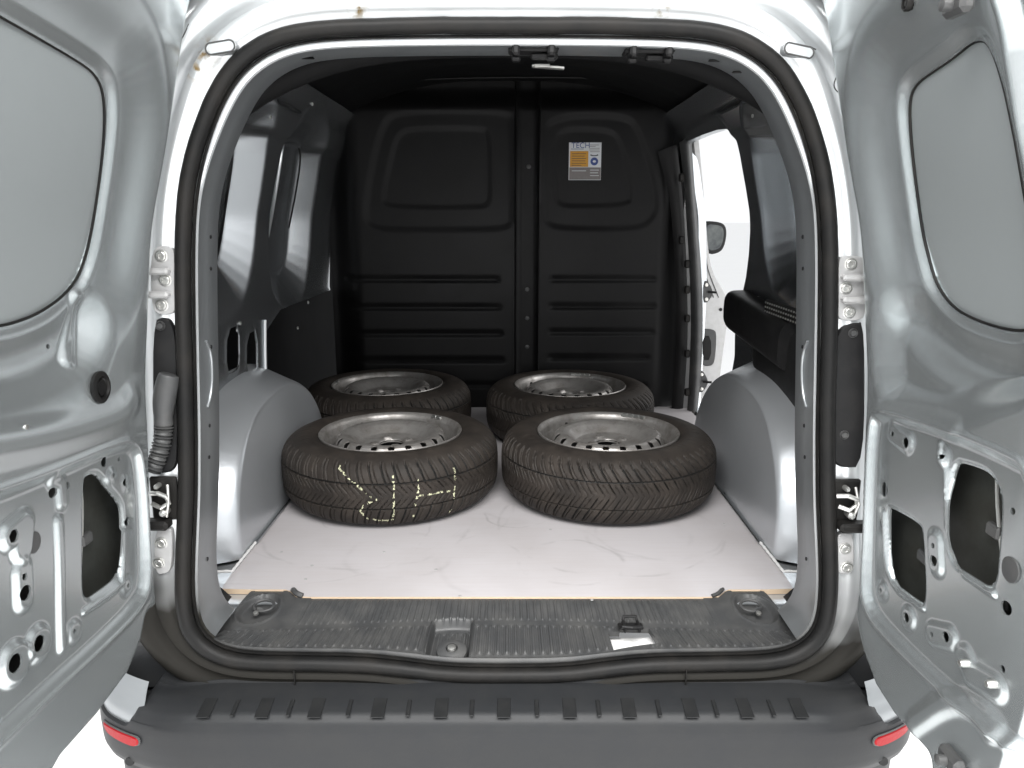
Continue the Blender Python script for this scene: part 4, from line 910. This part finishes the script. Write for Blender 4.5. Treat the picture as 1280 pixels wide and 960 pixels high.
# black rubber covers between the hinges
for s, P in ((-1, [(190, 402), (205, 395), (217, 404), (221, 440), (222, 560), (220, 585), (210, 592), (190, 592)]), (1, [(1042, 430), (1050, 410), (1068, 402), (1082, 404), (1082, 585), (1050, 585), (1040, 575)])):
    cvp = chaikin([(lambda p: (p[0], p[2]))(hit(x, y, gF)) for x, y in P], 2)
    b = MB(); b.plate(cvp, lambda u, v, h: np.array([u, YO(v)-h, v]), -.004, .006, bev=.004); co = b.build('lamp_cover', 'black_plastic', van, label='%s black cover beside the door hinge' % ('left' if s < 0 else 'right'))
    for (x, y) in (((202, 407),) if s < 0 else ((1065, 416), (1054, 543))):
        c = hit(x, y, gF)+np.array([0, -.004, 0]); b = MB(); b.lathe([(.009, 0), (.008, .003), (.006, .0005), (.005, .004)], c, (0, -1, 0), 14); b.build('bolt', 'trim_plastic', co)
    # black shelf + door check beneath
    zz = [(198, 652) if s < 0 else (1062, 655)][0]; c = hit(*zz, gF)
    b = MB(); b.box(c+np.array([0, -.012, 0]), (.055, .03, .018), bev=.005); b.build('check_bracket', 'rubber', van)
    b = MB(); c = hit(*((207, 622) if s < 0 else (1056, 625)), gF)
    b.box(c+np.array([0, -.002, 0]), (.05, .01, .085), bev=.003)
    b.build('check_housing', 'rubber', van)
    c0 = c
    b = MB(); b.tube([c0+np.array(v) for v in ((-.02, -.01, .012), (-.004, -.02, .016), (.012, -.022, .010), (.014, -.018, -.004), (.0, -.022, -.012), (-.018, -.016, -.006))], .0045, 8)
    b.lathe([(.007, 0), (.007, .02), (.004, .024)], c0+np.array([.004, -.006, -.022]), (0, -1, 0), 12)
    b.lathe([(.005, 0), (.005, .014), (.003, .018)], c0+np.array([-.006, -.006, .028]), (0, -1, 0), 12)
    b.tube([c0+np.array(v) for v in ((.012, -.012, .03), (.016, -.024, .0), (.008, -.02, -.03))], .003, 8); b.build('door_check', 'zinc_metal', van)
# corrugated cable conduit on the left
P = [hit(x, y, lambda p: p[1]-(YO(p[2])-.02)) for x, y in ((212, 468), (209, 480), (205, 500), (204, 520), (205, 532), (204, 545), (201, 560), (197, 573), (190, 588))]
P = chaikin(np.array(P), 3, False); nP = len(P); rads = []
for i in range(nP):
    t = i/(nP-1); rads.append(.0165+.004*math.sin(min(1, t/.4)*math.pi) if t < .5 else .015+.0028*math.sin(i*2.6))
b = MB(); b.tube(P, rads, 14); b.build('cable_conduit', 'trim_plastic', van, ang=70)

# ------------------------------------------------------------------ wheels
TR = .311
prof = [(.197, .030), (.200, .018), (.214, .006), (.236, .000), (.262, .004), (.284, .014), (.298, .028), (.306, .042), (.3095, .055), (.311, .075), (.3113, .0975),
        (.311, .120), (.3095, .140), (.306, .153), (.298, .167), (.284, .181), (.262, .191), (.236, .195), (.214, .190), (.203, .181), (.199, .172)]
prof = chaikin(np.array(prof), 3, False); sg = np.concatenate([[0], np.cumsum(np.linalg.norm(np.diff(prof, axis=0), axis=1))])
def tyre_mesh(kind, phase):
    nth, npf = 1240, 96; th = np.linspace(0, 2*math.pi, nth, endpoint=False); lt = sg[-1]
    core = np.linspace(.30, .70, 62); t = np.concatenate([np.linspace(0, .295, 17), core, np.linspace(.705, 1, 17)])*lt
    Rr = np.interp(t, sg, prof[:, 0]); Zz = np.interp(t, sg, prof[:, 1]); a = Zz-.0975       # signed distance across the tread
    d1 = np.gradient(Rr, t); d2 = np.gradient(Zz, t); nr, nz = d2, -d1; nrm = np.hypot(nr, nz); nr, nz = nr/nrm, nz/nrm
    TH, T = np.meshgrid(th, t, indexing='ij'); A = np.broadcast_to(a, TH.shape); s = TH*TR
    aa = np.abs(A); tread = ss(.097, .088, aa)*(np.broadcast_to(Rr, TH.shape) > .281)
    N = 58 if kind == 0 else 66; pitch = 2*math.pi*TR/N
    G = np.zeros(TH.shape)
    circ_ = .034 if kind == 0 else .037
    G = np.maximum(G, 1-ss(.0012, .0026, np.abs(aa-circ_)))                         # circumferential channels
    # curved V grooves
    sh = .85*aa-3.0*np.maximum(aa-.03, 0)**1.0*.18 if kind == 0 else .62*aa
    q = np.abs(np.mod(s+sh+(pitch/2)*(A > 0)+pitch/2, pitch)-pitch/2); wdt = .0010+.0012*ss(.0, .07, aa)
    V1 = (1-ss(wdt*.7, wdt*1.25, q))*ss(.003 if kind else .006, .010, aa); G = np.maximum(G, V1)
    # short diagonal sipes between
    q2 = np.abs(np.mod(s+sh*1.15+(pitch/2)*(A > 0), pitch/1.)-pitch/2); G = np.maximum(G, .55*(1-ss(.0008, .0019, np.abs(q2-.0)))*(aa > .008)*(aa < .085))
    q3 = np.abs(np.mod(s+sh*1.0+(pitch/2)*(A > 0)+pitch*.25, pitch/2)-pitch/4); G = np.maximum(G, .35*(1-ss(.0005, .0014, q3))*(aa < circ_))
    dep = G*tread*.0055
    # sidewall: shallow rings and radial serration near the shoulder, raised lettering band
    sw = np.zeros(TH.shape); Rb = np.broadcast_to(Rr, TH.shape)
    sw += .0007*(1-ss(.0006, .0016, np.abs(Rb-.222)))*(aa > .08)+.0010*(1-ss(.0008, .0022, np.abs(Rb-.288)))*(aa > .07)
    RNG = np.random.RandomState(7+kind); let = RNG.rand(140) > .45
    li = (TH/(2*math.pi)*140).astype(int) % 140; arc = ((TH > 2.2) & (TH < 3.3)) | ((TH > 4.2) & (TH < 5.2)) | ((TH > .3) & (TH < 1.4))
    sw += .0009*(let[li])*arc*ss(.238, .240, Rb)*ss(.258, .256, Rb)*(aa > .085)
    sw += .0006*(np.mod(s, .006) < .003)*ss(.293, .295, Rb)*ss(.305, .303, Rb)*(1-tread)
    rr = Rb+np.broadcast_to(nr, TH.shape)*(sw-dep); zz = np.broadcast_to(Zz, TH.shape)+np.broadcast_to(nz, TH.shape)*(sw-dep)
    # slight sag where it rests on the floor
    TH2 = TH+phase
    P = np.stack([rr*np.cos(TH2), rr*np.sin(TH2), np.maximum(zz, 0.0003)], -1).reshape(-1, 3); n, k = TH.shape
    idx = np.arange(n*k).reshape(n, k); i2 = np.roll(idx, -1, 0)
    Q = np.stack([idx[:, :-1], i2[:, :-1], i2[:, 1:], idx[:, 1:]], -1).reshape(-1, 4)
    gf = (G*tread); mi = ((gf[:, :-1]+gf[:, 1:])/2 > .62).astype(np.int32).reshape(-1)
    me = bpy.data.meshes.new('tyre'); me.vertices.add(len(P)); me.vertices.foreach_set('co', P.astype(np.float32).ravel())
    me.loops.add(len(Q)*4); me.loops.foreach_set('vertex_index', Q.astype(np.int32).ravel()); me.polygons.add(len(Q)); me.polygons.foreach_set('loop_start', np.arange(0, len(Q)*4, 4, dtype=np.int32))
    me.update(calc_edges=True); me.materials.append(MATS['tyre_rubber']); me.materials.append(MATS['tyre_groove'])
    me.polygons.foreach_set('use_smooth', [True]*len(Q)); me.polygons.foreach_set('material_index', mi)
    try: me.set_sharp_from_angle(angle=R(48))
    except Exception: pass
    return me, (TH2, T, P.reshape(n, k, 3), G*tread, a)
def rim_mesh():
    # polar pressed disc with vent holes
    us = np.linspace(.0325, .1945, 110); vs = np.linspace(0, 2*math.pi, 421)
    pr = np.array([(.032, .140), (.035, .149), (.041, .1525), (.062, .152), (.078, .151), (.090, .154), (.102, .164), (.116, .175), (.130, .1815), (.143, .1825), (.152, .178), (.160, .163), (.168, .132), (.176, .105), (.180, .112), (.184, .135), (.190, .156), (.196, .168)])
    def to3(U, V, H): return np.stack([U*np.cos(V), U*np.sin(V), np.interp(U, pr[:, 0], pr[:, 1])+H], -1)
    def feat(U, V):
        S = np.full(U.shape, 1.); H = np.zeros(U.shape)
        N = 20; a = np.mod(V, 2*math.pi/N)-math.pi/N; d = np.hypot((U-.1500)/1.15, a*U*(1.0))-.0088; S = np.minimum(S, d)
        for k in range(4):
            a = (V-k*math.pi/2-.4+math.pi) % (2*math.pi)-math.pi; q = np.hypot(U-.050, a*U); S = np.minimum(S, q-.0065); H += .005*(1-ss(.010, .018, q))
        S = np.minimum(S, U-.0335)
        return H, S
    return us, vs, to3, feat
def make_wheel(name, label, kind, phase, loc, mark=False):
    w = thing(name, label, 'wheel', 'wheels lying flat on the cargo floor', loc)
    me, data = tyre_mesh(kind, phase); t = link('tyre', me, w, None, False)
    us, vs, to3, feat = rim_mesh(); disc_ = panel('rim_disc', us, vs, to3, feat, 'rim_paint', w, lip=.003)
    b = MB(); b.lathe([(.199, .171), (.2035, .180), (.2065, .1865), (.2045, .1895), (.200, .188), (.1945, .181), (.1915, .172), (.190, .150), (.186, .143), (.184, .120), (.1815, .08), (.180, .04), (.188, .025), (.192, .012), (.200, .008), (.206, .010), (.203, .018)], (0, 0, 0), n=160, cap=False)
    b.build('rim_barrel', 'rim_paint', w, ang=60)
    b = MB(); b.lathe([(.178, .0), (.178, .001)], (0, 0, .001), n=48); b.build('rim_floor_shade', 'step_pad_plastic', w) if False else None
    # hub rim, valve, balance weights
    b = MB(); b.lathe([(.034, .090), (.034, .1475)], (0, 0, 0), n=40, cap=False); b.lathe([(.034, .089), (.034, .090)], (0, 0, 0), n=40); b.build('hub_bore', 'cavity_shade_black', w)  # bore wall coloured near-black in place of shade
    va = math.pi*.72+phase*0
    if True:
        b = MB(); b.tube([(.180*math.cos(va), .180*math.sin(va), .140), (.174*math.cos(va), .174*math.sin(va), .172)], [.0055, .004], 10); b.build('valve', 'rubber', w)
    wa = math.pi*.28; b = MB()
    for k in range(4 if kind else 2):
        a = wa+k*.10; rt = Matrix.Rotation(a+math.pi/2, 3, 'Z'); b.box((.198*math.cos(a), .198*math.sin(a), .184), (.019, .012, .010), rot=rt, bev=.002)
    b.build('balance_weight', 'zinc_metal', w)
    if mark:
        TH2, T, P, G, a = data; n, k = a.size, 0
        cx, cy = loc[0], loc[1]
        # paint-stick figures on the tread facing the doors, in (arc, across) metres
        def at(px, py):
            p = hit(px, py, lambda q: (q[0]-cx)**2+(q[1]-cy)**2-(TR+.0)**2 if True else 0); return math.atan2(p[1]-cy, p[0]-cx)*TR, p[2]-.0975
        def at(px, py):
            d = ray(px, py); o = CAM-np.array([cx, cy, 0]); A_ = d[0]**2+d[1]**2; B_ = 2*(o[0]*d[0]+o[1]*d[1]); C_ = o[0]**2+o[1]**2-TR*TR; dd = B_*B_-4*A_*C_
            if dd < 0: return None
            p = o+d*((-B_-math.sqrt(dd))/(2*A_)); return math.atan2(p[1], p[0])*TR, p[2]-.0975
        strokes = [[(420, 588), (440, 603), (462, 621), (470, 626)], [(470, 627), (455, 631), (450, 640), (458, 650), (476, 654), (488, 653)], [(491, 597), (492, 612), (492, 630), (491, 652)],
                   [(523, 601), (523, 612), (521, 622), (518, 636), (517, 651)], [(523, 621), (545, 617), (562, 615)], [(568, 584), (569, 600), (567, 622), (565, 645)]]
        ths = np.arctan2(np.sin(TH2), np.cos(TH2)); Sx = ths*TR; Ax = np.broadcast_to(a, TH2.shape)
        rg = np.random.RandomState(3); D = np.full(TH2.shape, 1.)
        for st in strokes:
         D = np.minimum(D, sd_line(Sx, Ax, [at(*q) for q in st]))
        nz = rg.rand(*D.shape); on = (D < .0021+.0014*(nz-.5)) & (G < .30) & (nz > .22) & (rg.rand(D.shape[0]//7+1, D.shape[1]//3+1).repeat(7, 0).repeat(3, 1)[:D.shape[0], :D.shape[1]] > .30)
        vid = {}; V = []; Fc = []
        nn, kk = on.shape
        for i, j in zip(*np.where(on[:, :-1])):
            q = [(i, j), ((i+1) % nn, j), ((i+1) % nn, j+1), (i, j+1)]; f = []
            for c in q:
                if c not in vid:
                    vid[c] = len(V); p = P[c]; rad = math.hypot(p[0], p[1]); V.append((p[0]*(1+.0006/rad), p[1]*(1+.0006/rad), p[2]))
                f.append(vid[c])
            Fc.append(f)
        ck = mesh('chalk_mark', V, Fc, t, 'chalk', True, None, 'pale yellow hand-drawn strokes across the tread'); ck['kind'] = 'stuff'
    return w
w1 = make_wheel('steel_wheel', 'front left wheel with yellow chalk strokes on its tread, nearest the doors on the left', 0, .3, (-.343, .835, .001), True)
w2 = make_wheel('steel_wheel', 'front right wheel with balance weights on the far rim edge, beside the right wheel arch', 1, 1.1, (.290, .838, .001))
def copy_wheel(src, label, loc, rz):
    r = src.copy(); COL.objects.link(r); r['label'] = label; r.location = loc; r.rotation_euler = (0, 0, rz)
    for c in src.children:
        k = c.copy(); COL.objects.link(k); k.parent = r
        for g_ in c.children:
            if g_.name.startswith('chalk'): continue
            h = g_.copy(); COL.objects.link(h); h.parent = k
    return r
w3 = copy_wheel(w1, 'rear left wheel in shade behind the chalk-marked one, against the dark bulkhead', (-.455, 1.475, .001), 2.1)
w4 = copy_wheel(w2, 'rear right wheel behind the one by the right wheel arch, against the bulkhead', (.225, 1.455, .001), .25)
